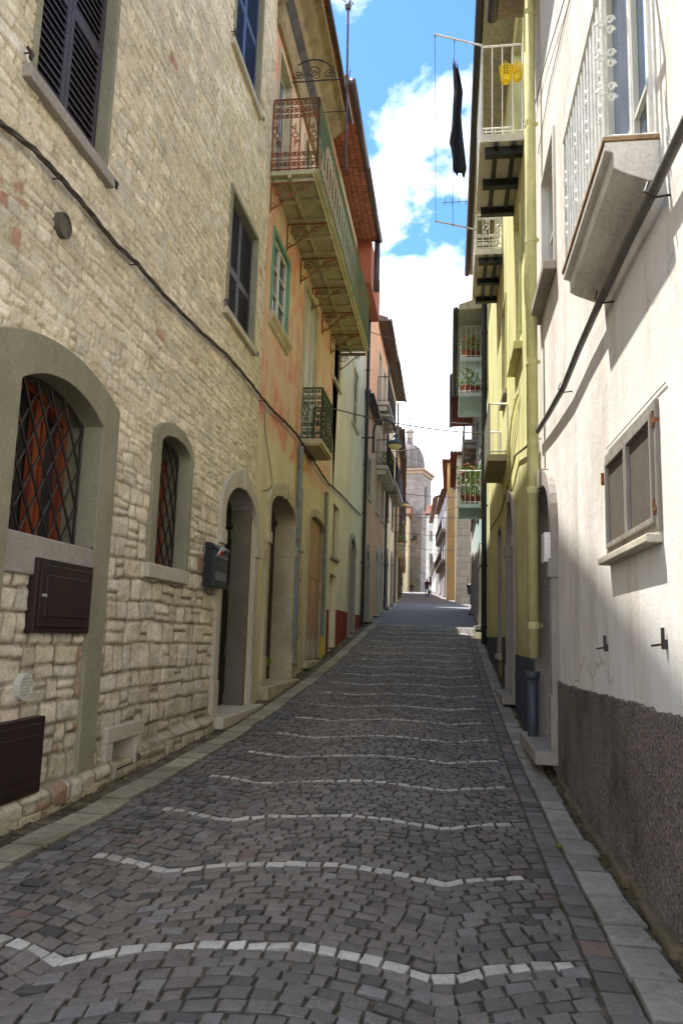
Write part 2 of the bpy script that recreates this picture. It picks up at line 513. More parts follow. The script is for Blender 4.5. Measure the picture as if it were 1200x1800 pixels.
def louver(F, u0, u1, z0, z1, o, mat, parent, mids=(.45,), th=.035, name='shutter', gap=.062):
    m = F.mb(); st = .055
    m.box(u0, u0+st, z0, z1, o, o+th); m.box(u1-st, u1, z0, z1, o, o+th)
    zs = [z0]+[z0+(z1-z0)*k for k in mids]+[z1]
    m.box(u0+st, u1-st, z0, z0+.09, o, o+th-.001); m.box(u0+st, u1-st, z1-.07, z1, o, o+th-.001)
    for k in zs[1:-1]: m.box(u0+st, u1-st, k-.05, k+.05, o, o+th-.001)
    for a, b in zip(zs, zs[1:]):
        lo = a+(.09 if a == z0 else .05); hi = b-(.07 if b == z1 else .05)
        n = max(1, int((hi-lo)/gap)); st2 = (hi-lo)/n
        for i in range(n):
            zc = lo+st2*(i+.5)
            m.add([(u0+st, zc-st2*.42, o+th-.001), (u1-st, zc-st2*.42, o+th-.001), (u1-st, zc+st2*.2, o+.008), (u0+st, zc+st2*.2, o+.008),
                   (u0+st, zc-st2*.2, o+th-.001), (u1-st, zc-st2*.2, o+th-.001), (u1-st, zc+st2*.38, o+.008), (u0+st, zc+st2*.38, o+.008)],
                  [(0, 1, 2, 3), (7, 6, 5, 4), (0, 4, 5, 1)])
    bk = F.mb(); bk.box(u0+st, u1-st, z0+.05, z1-.05, o-.004, o+.002)

    m.f += [[len(m.v)+q for q in f] for f in bk.f]; m.v += bk.v
    return m.build(name, mat, parent)

def catch(F, u, z, parent, s=1.0):
    m = F.mb()
    m.tube([(u, z, 0), (u, z, .07*s)], .006*s); m.box(u-.05*s, u+.03*s, z-.008*s, z+.01*s, .06*s, .075*s)
    m.box(u-.012*s, u+.012*s, z-.05*s, z+.012*s, .06*s, .078*s)
    return m.build('shutter_catch', IRON, parent)

def shutter_window(F, H, u0, u1, z0, z1, reveal=.12, mat=None, sill=.1, sillmat=None, frame=None, catches=True, mids=(.45,), trim=.07, sillout=.07):
    """recessed opening closed by two louvred leaves"""
    mat = mat or SLATE; frame = frame or CEMENT
    F.holes.append(rect(u0, u1, z0, z1))
    m = F.mb(); m.band(rect(u0-trim, u1+trim, z0, z1+trim), rect(u0, u1, z0, z1), -.02, .035, -reveal-.05)
    m.box(u0, u1, z0, z1, -reveal-.07, -reveal-.05)
    w = m.build('window', frame, H, bevel=.004)
    c = (u0+u1)/2
    louver(F, u0+.01, c-.003, z0+.012, z1-.01, -reveal, mat, w, mids); louver(F, c+.003, u1-.01, z0+.012, z1-.01, -reveal, mat, w, mids)
    if sill:
        s = F.mb(); s.box(u0-.13, u1+.13, z0-sill, z0, -reveal, sillout); s.build('sill', sillmat or LIME, w, bevel=.01)
    if catches:
        catch(F, u0-.14, z0+.06, w); catch(F, u1+.16, z0-.03, w)
    return w

def glazed(F, H, u0, u1, z0, z1, reveal=.12, frame=None, sash=None, pane=None, leaves=2, bars=(), trim=.06, sill=.06, sillmat=None, name='window', curtain=False):
    F.holes.append(rect(u0, u1, z0, z1))
    m = F.mb(); m.band(rect(u0-trim, u1+trim, z0, z1+trim), rect(u0, u1, z0, z1), -.02, .025, -reveal-.06)
    w = m.build(name, frame or LIME, H, bevel=.004)
    g = F.mb(); g.box(u0, u1, z0, z1, -reveal-.05, -reveal-.035); g.build('pane', pane or GLASS, w)
    if curtain:
        g = F.mb()
        for k in range(8):
            a = u0+(u1-u0)*k/8; b = u0+(u1-u0)*(k+1)/8
            g.add([(a, z0, -reveal-.034), ((a+b)/2, z0, -reveal-.0335), (b, z0, -reveal-.034), (a, z1, -reveal-.034), ((a+b)/2, z1, -reveal-.0335), (b, z1, -reveal-.034)], [(0, 1, 4, 3), (1, 2, 5, 4)])
        g.build('curtain', CURT, w)
    s = F.mb(); wd = .05
    for k in range(leaves):
        a = u0+(u1-u0)*k/leaves; b = u0+(u1-u0)*(k+1)/leaves
        s.band(rect(a+.002, b-.002, z0+.002, z1-.002), rect(a+wd, b-wd, z0+wd, z1-wd), -reveal-.034, -reveal)
        s.box(a+.002, b-.002, z0+.002, z0+wd+.02, -reveal-.034, -reveal-.001)
        for q in bars:
            zz = z0+(z1-z0)*q; s.box(a+wd, b-wd, zz-.015, zz+.015, -reveal-.033, -reveal-.004)
    s.build('sash', sash or WHITEP, w)
    if sill:
        q = F.mb(); q.box(u0-.1, u1+.1, z0-sill, z0, -reveal, .07); q.build('sill', sillmat or LIME, w, bevel=.008)
    return w

def portal(F, H, u0, u1, z0, zs, zc, tw=.17, depth=.34, smat=None, dmat=None, impost=None, step=.14, panels=True, proud=.05, keystone=True, base=None, name='door', stepout=.16, leafname=None):
    """round headed stone doorway with leaf, threshold, impost blocks"""
    F.holes.append(arch(u0, u1, z0, zs, zc))
    inn = arch(u0, u1, z0, zs, zc, 16); out = arch(u0-tw, u1+tw, z0, zs, zc+tw*1.15, 16)
    lf = F.mb(); pts = arch(u0-.01, u1+.01, z0, zs, zc+.01, 16); lf.prism(pts, -depth-.05, -depth)
    c = (u0+u1)/2
    if panels:
        for a, b in ((u0+.08, c-.05), (c+.05, u1-.08)):
            for q0, q1 in ((.06, .28), (.33, .62), (.67, .93)):
                za = z0+(zs-z0)*q0; zb = z0+(zs-z0)*q1
                lf.box(a, b, za, zb, -depth, -depth+.018)
        lf.box(c-.02, c+.02, z0, zs, -depth, -depth+.03); lf.box(u0, u1, zs-.03, zs+.05, -depth, -depth+.035)
    d = lf.build(name, dmat or DARKW, H, bevel=.004)
    m = F.mb(); m.band(out, inn, -.02, proud, -depth)
    m.build('surround', smat or LIME, d, bevel=.006)
    zi = impost or zs
    for a, b in ((u0-tw-.02, u0+.012), (u1-.012, u1+tw+.02)):
        k = F.mb(); k.box(a, b, zi-.09, zi+.09, -depth+.05, proud+.025); k.build('impost', smat or LIME, d, bevel=.006)
        k = F.mb(); k.box(a+.005, b-.005, z0, z0+(base or .45), -.02, proud+.015); k.build('jamb_base', smat or LIME, d, bevel=.006)
    if keystone:
        k = F.mb(); k.prism([(c-.07, zc-.015), (c+.07, zc-.015), (c+.09, zc+tw*1.3), (c-.09, zc+tw*1.3)], -.01, proud+.03); k.build('keystone', smat or LIME, d, bevel=.006)
    s = F.mb(); s.box(u0-tw-.03, u1+tw+.03, z0-step, z0, -depth-.02, proud+stepout); s.build('threshold', smat or LIME, d, bevel=.012)
    hb = F.mb(); hb.lathe([(.0, -.03), (.03, -.02), (.035, 0), (.03, .02), (0, .03)], F.P(c+.1, z0+1.05, -depth+.06), 10)
    hb.build('knob', MATS.get('brass') or metal('brass', S(190, 150, 60), None, rough=.3), d, smooth=True)
    return d

def scroll(m, A, B, c, r, turns=1.3, r0=.25, seg=12, th=.006, flip=1, start=0):
    """iron volute in plane spanned by world vectors A,B at centre c"""
    pts = []
    for i in range(seg+1):
        q = i/seg; a = start+flip*q*turns*2*math.pi; rr = r*(1-q*(1-r0))
        pts.append(c+A*math.cos(a)*rr+B*math.sin(a)*rr)
    m.tube(pts, th, 4, world=True)

def ornate_rail(F, parent, path, z0, z1, mat, step=.13, name='railing', orn=True, r=.007, th=.014):
    """path: list of (u,o). bars with volutes at head and foot"""
    m = F.mb()
    for (ua, oa), (ub, ob) in zip(path, path[1:]):
        for zz, rr in ((z1, .02), (z0+.03, .012), (z1-.14, .007), (z0+.19, .007)):
            if not orn and zz in (z1-.14, z0+.19): continue
            m.tube([(ua, zz, oa), (ub, zz, ob)], rr, 4)
        L = math.hypot(ub-ua, ob-oa); n = max(1, round(L/step))
        A = (F.P(ub, 0, ob)-F.P(ua, 0, oa)).normalized(); Z = Vector((0, 0, 1))
        for i in range(n+1):
            q = i/n; p = (ua+(ub-ua)*q, oa+(ob-oa)*q)
            rr = .016 if i in (0, n) else r
            m.tube([(p[0], z0, p[1]), (p[0], z1, p[1])], rr, 4)
            if orn and i < n:
                q2 = (i+.5)/n; pc = (ua+(ub-ua)*q2, oa+(ob-oa)*q2); w = L/n*.42
                for zz in ((z1-.07, z0+.11, z1-.2, z0+.28, z1-.3) if th > .01 else (z1-.07, z0+.11)):
                    scroll(m, A, Z, F.P(pc[0]-0, zz, pc[1])-A*w*.4, w*.75, 1.3, .25, 9, th*.62)
                    scroll(m, A*-1, Z, F.P(pc[0], zz, pc[1])+A*w*.4, w*.75, 1.3, .25, 9, th*.62)
                if i % 2 == 0:
                    cc = F.P(pc[0], (z0+z1)/2, pc[1])
                    m.tube([cc+(A*math.cos(a*math.pi/5)+Z*math.sin(a*math.pi/5))*.045 for a in range(10)], th*.62, 4, closed=True, world=True)
                    for sg in (1, -1):
                        scroll(m, A*sg, Z, F.P(pc[0], (z0+z1)/2-sg*.12, pc[1])+A*.02*sg, .04, 1.1, .3, 7, th*.62)
                        m.tube([cc+Z*.05*sg, cc+Z*.2*sg], th*.5, 4, world=True)
    return m.build(name, mat, parent)

def plain_rail(F, parent, path, z0, z1, mat, step=.11, name='railing', r=.006):
    m = F.mb()
    for (ua, oa), (ub, ob) in zip(path, path[1:]):
        m.tube([(ua, z1, oa), (ub, z1, ob)], .018, 4); m.tube([(ua, z0+.05, oa), (ub, z0+.05, ob)], .012, 4)
        L = math.hypot(ub-ua, ob-oa); n = max(1, round(L/step))
        for i in range(n+1):
            q = i/n; m.tube([(ua+(ub-ua)*q, z0, oa+(ob-oa)*q), (ua+(ub-ua)*q, z1, oa+(ob-oa)*q)], r if 0 < i < n else .014, 4)
    return m.build(name, mat, parent)

def eave(F, H, z, out, u0, u1, depth=7, soffit=None, tiles=None, gutter=None, th=.12, rise=.33, gr=.07, down=None, rafters=0, raftmat=None):
    """roof: slab with overhang, pitched cover, gutter along the edge"""
    soffit = soffit or tiles_mat('terracotta soffit', S(154, 100, 78), S(134, 86, 68))
    m = F.mb()
    m.prism_a([(out, z), (out, z+th), (-depth, z+th+rise*(depth+out)), (-depth, z+.3)], u0, u1)
    r = m.build('roof', soffit, H)
    tl = F.mb(); n = max(2, int((u1-u0)/.22))
    for i in range(n):
        uu = u0+(u1-u0)*(i+.5)/n
        tl.tube([(uu, z+th+.0, out-.03), (uu, z+th+.02+rise*(depth+out), -depth)], .085, 6)
    tl.build('roof_tiles', tiles or tiles_mat('clay roof tiles', S(150, 100, 78), S(120, 84, 68)), r)
    g = F.mb(); g.tube([(u0, z+.02, out+gr), (u1, z+.02, out+gr)], gr, 10)
    g.build('gutter', gutter or GUTTER, r, smooth=True)
    if rafters:
        q = F.mb(); n = int((u1-u0)/rafters)
        for i in range(n+1):
            uu = u0+(u1-u0)*i/max(1, n); q.box(uu-.04, uu+.04, z-.1, z-.001, -.1, out-.05)
        q.build('rafter', raftmat or wood('rafter wood', S(120, 80, 60), S(90, 60, 45)), r)
    return r

#@@LEFT
XL = -2.85
STONE_YEL = None
# ---- stone house -------------------------------------------------------------------------------
FA = Face(XL, 1.0, XL, 1.0+10.95)
uA = FA.u(474, 300); FA.L = uA
HA = Thing('stone_house', 'rubble stone house with arched grilled windows and dark louvred shutters', 'house', (XL, 6, gz(6)))
Hh = 12.0
PLAIN = FA
# W1
u0, z0 = FA.at(76, 172, -.02); u1, _ = FA.at(182, 285, -.02)
zb = FA.z(180, 300, .0)
wA1 = shutter_window(FA, HA, FA.u(60, 100), FA.u(186, 200), FA.z(186, 308), FA.z(186, 308)+2.15, .1, SLATE, .1, LIMEG, CEMENT, mids=(.47,), trim=.05)
# W3
wA3 = shutter_window(FA, HA, FA.u(401, 450), FA.u(446, 500), FA.z(446, 618), FA.z(446, 414), .08, SLATE, .09, LIME, CEMENT, mids=(.42,), trim=.07)
# W2 blue
BLUEP = wood('blue shutter paint', S(56, 78, 124), S(44, 60, 98), .5)
wA2 = shutter_window(FA, HA, FA.u(411, 50), FA.u(456, 100), FA.z(456, 205), FA.z(456, 205)+2.1, .08, BLUEP, .09, LIME, CEMENT, mids=(.47,), trim=.06)
# big arch
ub0 = FA.u(14, 800); ub1 = FA.u(168, 800)
zsill = FA.z(158, 966); zsp = FA.z(168, 748); zcr = zsp+.17
inn = seg_arch(ub0, ub1, zsill, zsp, zcr, 16)
uo0, uo1 = ub0-.36, FA.u(196, 800)
zg0 = gz(6)-.1
def drop(pts, z): return [(pts[0][0], z)]+pts[1:-1]+[(pts[-1][0], z)]
out = seg_arch(uo0, uo1, zg0, FA.z(197, 722), FA.z(60, 577), 16)
FA.holes.append(inn)
m = FA.mb()
out2 = [(a, max(b, .0)) for a, b in out]
m.band([out[0]]+[(a, b) for a, b in out[1:-1]]+[(uo0, zg0)], [(ub1, zsill)]+inn[1:-1]+[(ub0, zsill)], -.03, .055, -.3)
# lower piers
bw = m.build('window', CEMENT, HA, bevel=.008, label='large segmental arched window in a grey cement frame')
m = FA.mb()
m.prism([(ub1, zg0), (uo1, zg0), (uo1, zsill+.02), (ub1, zsill+.02)], -.03, .054)
m.build('pier', CEMENT, bw, bevel=.008)
m = FA.mb()
m.prism([(uo0, zg0), (ub0, zg0), (ub0, zsill+.02), (uo0, zsill+.02)], -.03, .054)
m.build('pier', CEMENT, bw, bevel=.008)
m = FA.mb(); m.box(ub0+.001, ub1-.001, FA.z(158, 1027), zsill, -.2, .045); m.build('sill', LIMEG, bw, bevel=.012)
def grille(F, parent, u0, u1, z0, zs, zc, o, nx, mat=IRON, sp=.19, seg=True, ang=1.55):
    m = F.mb()
    inside = (seg_arch if seg else arch)(u0, u1, z0, zs, zc, 14)
    def clip(p, d):
        ts = []
        for (a, b), (c, e) in zip(inside, inside[1:]+inside[:1]):
            ex, ey = c-a, e-b; den = d[0]*ey-d[1]*ex
            if abs(den) < 1e-9: continue
            t = ((a-p[0])*ey-(b-p[1])*ex)/den; s = ((a-p[0])*d[1]-(b-p[1])*d[0])/den
            if -1e-6 <= s <= 1+1e-6: ts.append(t)
        return (min(ts), max(ts)) if len(ts) > 1 else None
    for sg, oo in ((1, 0), (-1, .012)):
        d = (1, sg*ang); k = -40
        while k < 40:
            p = ((u0+u1)/2+k*sp, z0); c = clip(p, d)
            if c and c[1]-c[0] > .02:
                a = (p[0]+d[0]*c[0], p[1]+d[1]*c[0]); b = (p[0]+d[0]*c[1], p[1]+d[1]*c[1])
                m.tube([(a[0], a[1], o+oo), (b[0], b[1], o+oo)], .011, 5)
            k += 1
    pts = [(a, b, o+.006) for a, b in inside]
    m.tube(pts, .014, 5, closed=True)
    # bands at the crossings
    m.build('grille', mat, parent)
g0, g1 = ub0+.01, ub1-.01
grille(FA, bw, g0, g1, zsill+.02, zsp-.01, zcr-.02, -.13, 9, sp=.2, ang=1.5)
m = FA.mb(); m.prism(seg_arch(ub0, ub1, zsill, zsp, zcr, 16), -.33, -.31); m.build('pane', GLASS, bw)
m = FA.mb()
m.band(seg_arch(ub0, ub1, zsill, zsp, zcr, 16), seg_arch(ub0+.07, ub1-.07, zsill, zsp-.03, zcr-.06, 16), -.31, -.25)
cb = (ub0+ub1)/2
for a, b in ((ub0+.3, ub0+.37), (ub0+.42, ub0+.47), (ub1-.52, ub1-.44), (ub1-.4, ub1-.35)): m.box(a, b, zsill, zsp+.08, -.30, -.245)
m.box(ub0, ub1, zsill, zsill+.06, -.3, -.244)
m.build('sash', ORW, bw)
# small arch
us0, us1 = FA.u(270, 880), FA.u(324, 880)
zss, zs1, zcc = FA.z(325, 1006), FA.z(326, 812), FA.z(296, 766)
FA.holes.append(arch(us0, us1, zss, zs1, zcc))
m = FA.mb(); m.band(arch(us0-.17, us1+.1, zss, zs1+.02, zcc+.13, 16), arch(us0, us1, zss, zs1, zcc, 16), -.03, .055, -.27)
m.add([(us0-.17, zcc+.05, .0), (us0+.1, zcc+.12, .0)], [])
sw = m.build('window', CEMENT, HA, bevel=.006, label='narrow round headed window in a grey cement frame')
m = FA.mb(); m.box(us0-.18, us1+.12, FA.z(330, 1030), zss, -.2, .075); m.build('sill', LIME, sw, bevel=.012)
grille(FA, sw, us0+.01, us1-.01, zss+.02, zs1, zcc-.02, -.1, 5, sp=.19, seg=False, ang=1.5)
m = FA.mb(); m.prism(arch(us0, us1, zss, zs1, zcc, 16), -.3, -.28); m.build('pane', GLASS, sw)
m = FA.mb(); m.band(arch(us0, us1, zss, zs1, zcc, 16), arch(us0+.06, us1-.06, zss, zs1, zcc-.06, 16), -.28, -.22)
cs_ = (us0+us1)/2; m.box(cs_-.05, cs_+.05, zss, zcc-.05, -.28, -.215); m.box(us0, us1, zss, zss+.08, -.28, -.216)
m.build('sash', ORW, sw)
# portal
ud0, ud1 = FA.u(381, 1100), FA.u(438, 1100)
zd = FA.z(440, 1236); zds = FA.z(438, 925); zdc = FA.z(419, 857)
dA = portal(FA, HA, ud0, ud1, zd, zds, zdc, tw=.2, depth=.3, smat=LIME, dmat=DARKW, impost=FA.z(443, 968), step=.13, base=.42)
# cabinets
def cabinet(F, H, u0, u1, z0, z1, o=.05, lab=None):
    o = .075; m = F.mb(); m.box(u0, u1, z0, z1, -.05, o); m.box(u0+.04, u1-.04, z0+.04, z1-.04, o-.01, o+.012)
    m.box(u0+.1, u1-.1, z0+.11, z1-.11, o, o+.02)
    c = m.build('meter_cabinet', BROWNP, H, bevel=.006, label=lab)
    k = F.mb(); k.tube([(u0+.07, (z0+z1)/2, o), (u0+.07, (z0+z1)/2, o+.04)], .012); k.build('lock', metal('steel', S(150, 150, 150)), c)
    return c
cabinet(FA, HA, FA.u(46, 1040), FA.u(146, 1040), FA.z(146, 1113), FA.z(146, 997), lab='upper dark brown meter cabinet door')
cabinet(FA, HA, FA.u(-60, 1300), FA.u(60, 1300), FA.z(58, 1388), FA.z(58, 1258), lab='lower dark brown meter cabinet door')
def round_vent(F, H, u, z, r, mat, slats=True):
    m = F.mb(); N = 20
    m.prism([(u+r*math.cos(2*math.pi*k/N), z+r*math.sin(2*math.pi*k/N)) for k in range(N)], -.02, .045)
    m.band([(u+r*math.cos(2*math.pi*k/N), z+r*math.sin(2*math.pi*k/N)) for k in range(N+1)], [(u+r*.85*math.cos(2*math.pi*k/N), z+r*.85*math.sin(2*math.pi*k/N)) for k in range(N+1)], .04, .055)
    if slats:
        for k in range(7):
            zz = z-r*.7+r*1.4*k/6; w = math.sqrt(max(.0, (r*.82)**2-(zz-z)**2)); m.box(u-w, u+w, zz-.004, zz+.004, .04, .057)
    return m.build('vent', mat, H)
round_vent(FA, HA, *FA.at(33, 1207), .09, metal('white vent plastic', S(200, 198, 185), None, rough=.5))
round_vent(FA, HA, *FA.at(104, 397), .095, metal('grey vent cap', S(90, 84, 72), None, rough=.7), False)
# low air opening with stone lintel near the portal
ua, ub = FA.u(188, 1310), FA.u(228, 1310); za, zb2 = FA.z(210, 1337), FA.z(210, 1298)
FA.holes.append(rect(ua, ub, za, zb2))
co = FA.mb(); co.box(ua-.14, ub+.16, zb2, zb2+.13, -.3, .065); co = co.build('cellar_opening', LIME, HA, bevel=.01)
m = FA.mb(); m.box(ua-.14, ua, za-.15, zb2, -.5, .06); m.build('jamb', LIME, co, bevel=.01)
m = FA.mb(); m.box(ub, ub+.13, za-.05, zb2, -.5, .061); m.build('jamb', LIME, co, bevel=.01)
m = FA.mb(); m.box(ua, ub, za-.05, za, -.5, .04); m.build('ledge', OCHST, co, bevel=.01)
m = FA.mb(); m.box(ua-.1, ub+.1, za-.05, zb2+.05, -.54, -.5); m.build('back_panel', metal('cellar dark', S(26, 24, 22)), co)  # coloured near black to stand for the dark inside
# letterbox (own thing)
u, z = FA.at(366, 1000); ul = FA.u(352, 1000); ur = FA.u(378, 1000); zt = FA.z(365, 960); zl = FA.z(365, 1033)
LB = Thing('letterbox', 'black letterbox with a red and white leaflet beside the pale arched doorway', 'letterbox', FA.P(ul, zl, .06))
m = FA.mb(); m.box(ul, ur, zl, zt-.05, .045, .16); m.prism_a([(.045, zt-.05), (.175, zt-.06), (.175, zt-.02), (.12, zt+.02), (.045, zt+.03)], ul-.01, ur+.01)
LBM = metal('letterbox black', S(30, 32, 38), None, rough=.35)
m.build('body', LBM, LB, bevel=.008)
m = FA.mb(); m.box(ul+.03, ur-.03, zt-.14, zt-.11, .16, .168); m.box(ul+.06, ur-.06, zl+.08, zl+.18, .16, .166); m.build('flap', metal('letterbox trim', S(95, 98, 105), None, rough=.3), LB)
m = FA.mb(); m.prism_a([(.165, zt-.12), (.21, zt-.03), (.2, zt-.02), (.155, zt-.11)], ul+.12, ul+.26); m.build('leaflet', metal('white paper', S(215, 215, 215)), LB)
m = FA.mb(); m.prism_a([(.168, zt-.115), (.2, zt-.06), (.206, zt-.062), (.175, zt-.118)], ul+.15, ul+.24); m.build('leaflet_stripe', metal('red print', S(190, 40, 35)), LB)

# height field of the rubble wall
def stone_field(F, Hobj, u_lo, u_hi, z_hi, du, holes, name='wall'):
    nu = int((u_hi-u_lo)/du)+1
    zlo = min(F.g(u_lo), F.g(u_hi))-.3; nz = int((z_hi-zlo)/du)+1
    U, Z = np.meshgrid(u_lo+np.arange(nu)*du, zlo+np.arange(nz)*du)
    low = 1-sstep(1.9, 3.2, Z+.35*fbm(U*.7, Z*.7, 50))      # dressed blocks below, rubble above
    Zw = Z+.10*fbm(U*.8, Z*1.2, 5, 3)+(.035+.03*(1-low))*fbm(U*3.2, Z*4.5, 9, 3)
    Uw = U+.09*fbm(U*2.2, Z*3.0, 21, 3)+.05*fbm(U*8, Z*9, 33, 2)
    # course table
    rows = [zlo-.5]; rr = np.random.default_rng(5)
    while rows[-1] < z_hi+.5:
        z = rows[-1]
        rows.append(z+(rr.uniform(.15, .25) if z < 1.7 else rr.uniform(.11, .19) if z < 2.9 else rr.uniform(.065, .14)))
    rows = np.array(rows); R = np.clip(np.searchsorted(rows, Zw)-1, 0, len(rows)-2)
    rid = np.zeros(U.shape, np.int64); d1 = np.zeros(U.shape); d2 = np.zeros(U.shape)
    for k in range(len(rows)-1):
        msk = R == k
        if not msk.any(): continue
        z = rows[k]; hgt = rows[k+1]-z
        lo, hi = (.18, .42) if z < 1.7 else (.14, .38) if z < 2.9 else (.09, .36)
        e = [u_lo-.6-rr.uniform(0, .3)]
        while e[-1] < u_hi+.6: e.append(e[-1]+lo+(hi-lo)*rr.random()**1.5)
        e = np.array(e); uu = Uw[msk]; idx = np.clip(np.searchsorted(e, uu)-1, 0, len(e)-2)
        sp = rr.random(len(e)) < (.28 if hgt > .13 else .08); fr = rr.uniform(.35, .65, len(e))
        zz = Zw[msk]-z; s = sp[idx]; cut = fr[idx]*hgt; upper = zz > cut
        a = np.where(s, np.where(upper, zz-cut, np.minimum(zz, cut-zz)), np.minimum(zz, hgt-zz))
        a = np.where(s & upper, np.minimum(zz-cut, hgt-zz), a)
        d1[msk] = a; d2[msk] = np.minimum(uu-e[idx], e[idx+1]-uu)
        rid[msk] = k*1000+idx*2+(s & upper)
    jn = .012
    dd = np.minimum(d1, d2)
    r = .03; cx = np.clip(r-d1, 0, r); cy = np.clip(r-d2, 0, r); dcorn = r-np.sqrt(cx*cx+cy*cy)
    d = np.where(dd < r, dcorn, dd)
    N = rid.max()+2; rnd = np.random.default_rng(9).random((N, 8))
    q = rnd[rid]
    mort = 1-sstep(jn*.4, jn*(1.3+1.2*low), d+.012*fbm(U*20, Z*20, 61, 3))
    depth = .008+.013*q[..., 0]*(.7+.5*low)
    prof = sstep(0, .013+.007*low, d)
    h = prof*depth+(q[..., 1]-.5)*.028*prof*np.clip((Zw-rows[R])/.15-.5, -1, 1)+.02*fbm(U*7, Z*10, 71, 5)*(.4+prof)+.010*fbm(U*28, Z*30, 81, 3)
    h += .02*fbm(U*.8, Z*.8, 90, 2)
    pal = np.array([S(230, 221, 194)[:3], S(223, 214, 188)[:3], S(236, 227, 202)[:3], S(216, 207, 180)[:3], S(229, 215, 188)[:3], S(214, 207, 188)[:3]])
    ci = (q[..., 2]*len(pal)).astype(int).clip(0, len(pal)-1)
    C = pal[ci]*(.88+.2*q[..., 3])[..., None]
    brick = (q[..., 4] > .996) | ((np.abs(U-(uo0+.0)) < 0) & False)
    # brick repairs beside the big frame and near the lower cabinet
    for (bu, bz, ru, rz, p) in ((ub1+.02, .9, .12, .5, .45), (FA.u(20, 590), 2.6, .5, .25, .18), (FA.u(68, 1380), .25, .22, .35, .3), (FA.u(355, 890), 2.05, .12, .12, .8), (FA.u(30, 100), 4.2, .4, .5, .15)):
        brick |= (np.abs(U-bu) < ru) & (np.abs(Z-bz) < rz) & (q[..., 5] < p)
    C = np.where(brick[..., None], np.array(S(188, 150, 126)[:3])*(.8+.3*q[..., 3])[..., None], C)
    big = fbm(U*.5, Z*.5, 101, 4)[..., None]
    C = C*(1+.45*big)*(1+.5*fbm(U*5, Z*7, 160, 5)[..., None])
    mc = np.array(S(220, 208, 176)[:3])*(.95+.6*fbm(U*6, Z*6, 111, 4))[..., None]
    mc = mc*(1-.38*low)[..., None]
    # mortar smeared over the upper rubble
    sm = (sstep(.0, .25, fbm(U*2.4, Z*3.1, 120, 5)+.04)*(1-.55*low)*.65); prof = prof*(1-.5*sm)
    w = np.clip(np.maximum(mort, sm), 0, 1)[..., None]
    C = C*(1-w)+mc*w
    crev = 1-(.4+.35*low)*(1-sstep(0, .012, d))*(.25+.75*vnoise(U*6, Z*6, 130))  # crevice darkness painted into the stone colour along the joints
    C = C*crev[..., None]*np.array([1.04, 1.02, 1.04])
    ground = np.interp(F.p.y+U, PY, PZ); hgz = Z-ground
    damp = (1-sstep(.05, .75, hgz+.5*fbm(U*1.6, Z*1.6, 140)))[..., None]
    C = C*(1-.45*damp)+np.array(S(88, 84, 52)[:3])*.45*damp
    h += (1-sstep(.12, .2, hgz+.06*fbm(U*4, Z, 150)))*.09
    keep = np.ones((nz-1, nu-1), bool); Uc = U[:-1, :-1]+du/2; Zc = Z[:-1, :-1]+du/2
    for hl in holes:
        hx = np.mean([p[0] for p in hl]); hz_ = (max(p[1] for p in hl)+min(p[1] for p in hl))/2
        wx = max(p[0] for p in hl)-min(p[0] for p in hl); wz = max(p[1] for p in hl)-min(p[1] for p in hl)
        keep &= ~inpoly(Uc, Zc, [(hx+(p[0]-hx)*(1+.05/wx), hz_+(p[1]-hz_)*(1+.05/wz)) for p in hl])
    keep &= (Zc > ground[:-1, :-1]-.2)
    idx = np.arange(nz*nu).reshape(nz, nu)
    q4 = np.stack([idx[:-1, :-1], idx[:-1, 1:], idx[1:, 1:], idx[1:, :-1]], -1)[keep]
    W = np.array(F.p)[None]+U.reshape(-1, 1)*np.array(F.d)[None]+h.reshape(-1, 1)*np.array(F.n)[None]
    W[:, 2] += Z.reshape(-1)
    W -= np.array(Hobj.base)[None]
    me = bpy.data.meshes.new(name)
    me.vertices.add(len(W)); me.vertices.foreach_set('co', W.astype('f').ravel())
    me.loops.add(q4.size); me.loops.foreach_set('vertex_index', q4.astype('i').ravel())
    me.polygons.add(len(q4)); me.polygons.foreach_set('loop_start', np.arange(len(q4), dtype='i')*4)
    me.polygons.foreach_set('use_smooth', np.ones(len(q4), bool))
    me.update(calc_edges=True)
    at = me.color_attributes.new('Col', 'FLOAT_COLOR', 'POINT')
    at.data.foreach_set('color', np.concatenate([C.reshape(-1, 3), np.ones((nz*nu, 1))], 1).astype('f').ravel())
    me.materials.append(vcol_mat('rubble stone', rough=.95, fine=38, bump=.75, dist=.009, spec=.12))
    o = bpy.data.objects.new(name, me); COL.objects.link(o); o.parent = Hobj.o
    return o
stone_field(FA, HA, 1.0, uA, Hh, .0175, FA.holes+[[(-1, 9.0), (uA+.1, 12.05), (uA+.1, 14), (-1, 14)]])
m = FA.mb()
m.add([(0, -.5, -.6), (uA, -.5, -.6), (uA, Hh, -.6), (0, 9, -.6)], [(0, 1, 2, 3)])
m.box(uA-.1, uA, 0, Hh, -7, -.012); m.box(0, .05, -.5, 9, -7, 0); m.box(0, 1.02, -.5, 9, -.3, .01)
m.build('inner_wall', stone_mat('inner wall', S(120, 112, 95)), HA)
def eave_slope(F, H, u0, z0, u1, z1, out, soffit, depth=7):
    m = F.mb(); pr = [(out, 0), (out, .12), (-depth, .12+.33*(depth+out)), (-depth, .3)]
    m.add([(u0, z0+b, c) for c, b in pr]+[(u1, z1+b, c) for c, b in pr], [(3, 2, 1, 0), (4, 5, 6, 7)]+[(i, (i+1) % 4, (i+1) % 4+4, i+4) for i in range(4)])
    rr = m.build('roof', soffit, H)
    g = F.mb(); g.tube([(u0, z0+.02, out+.06), (u1, z1+.02, out+.06)], .06, 10); g.build('gutter', GUTTER, rr, smooth=True)
    return rr
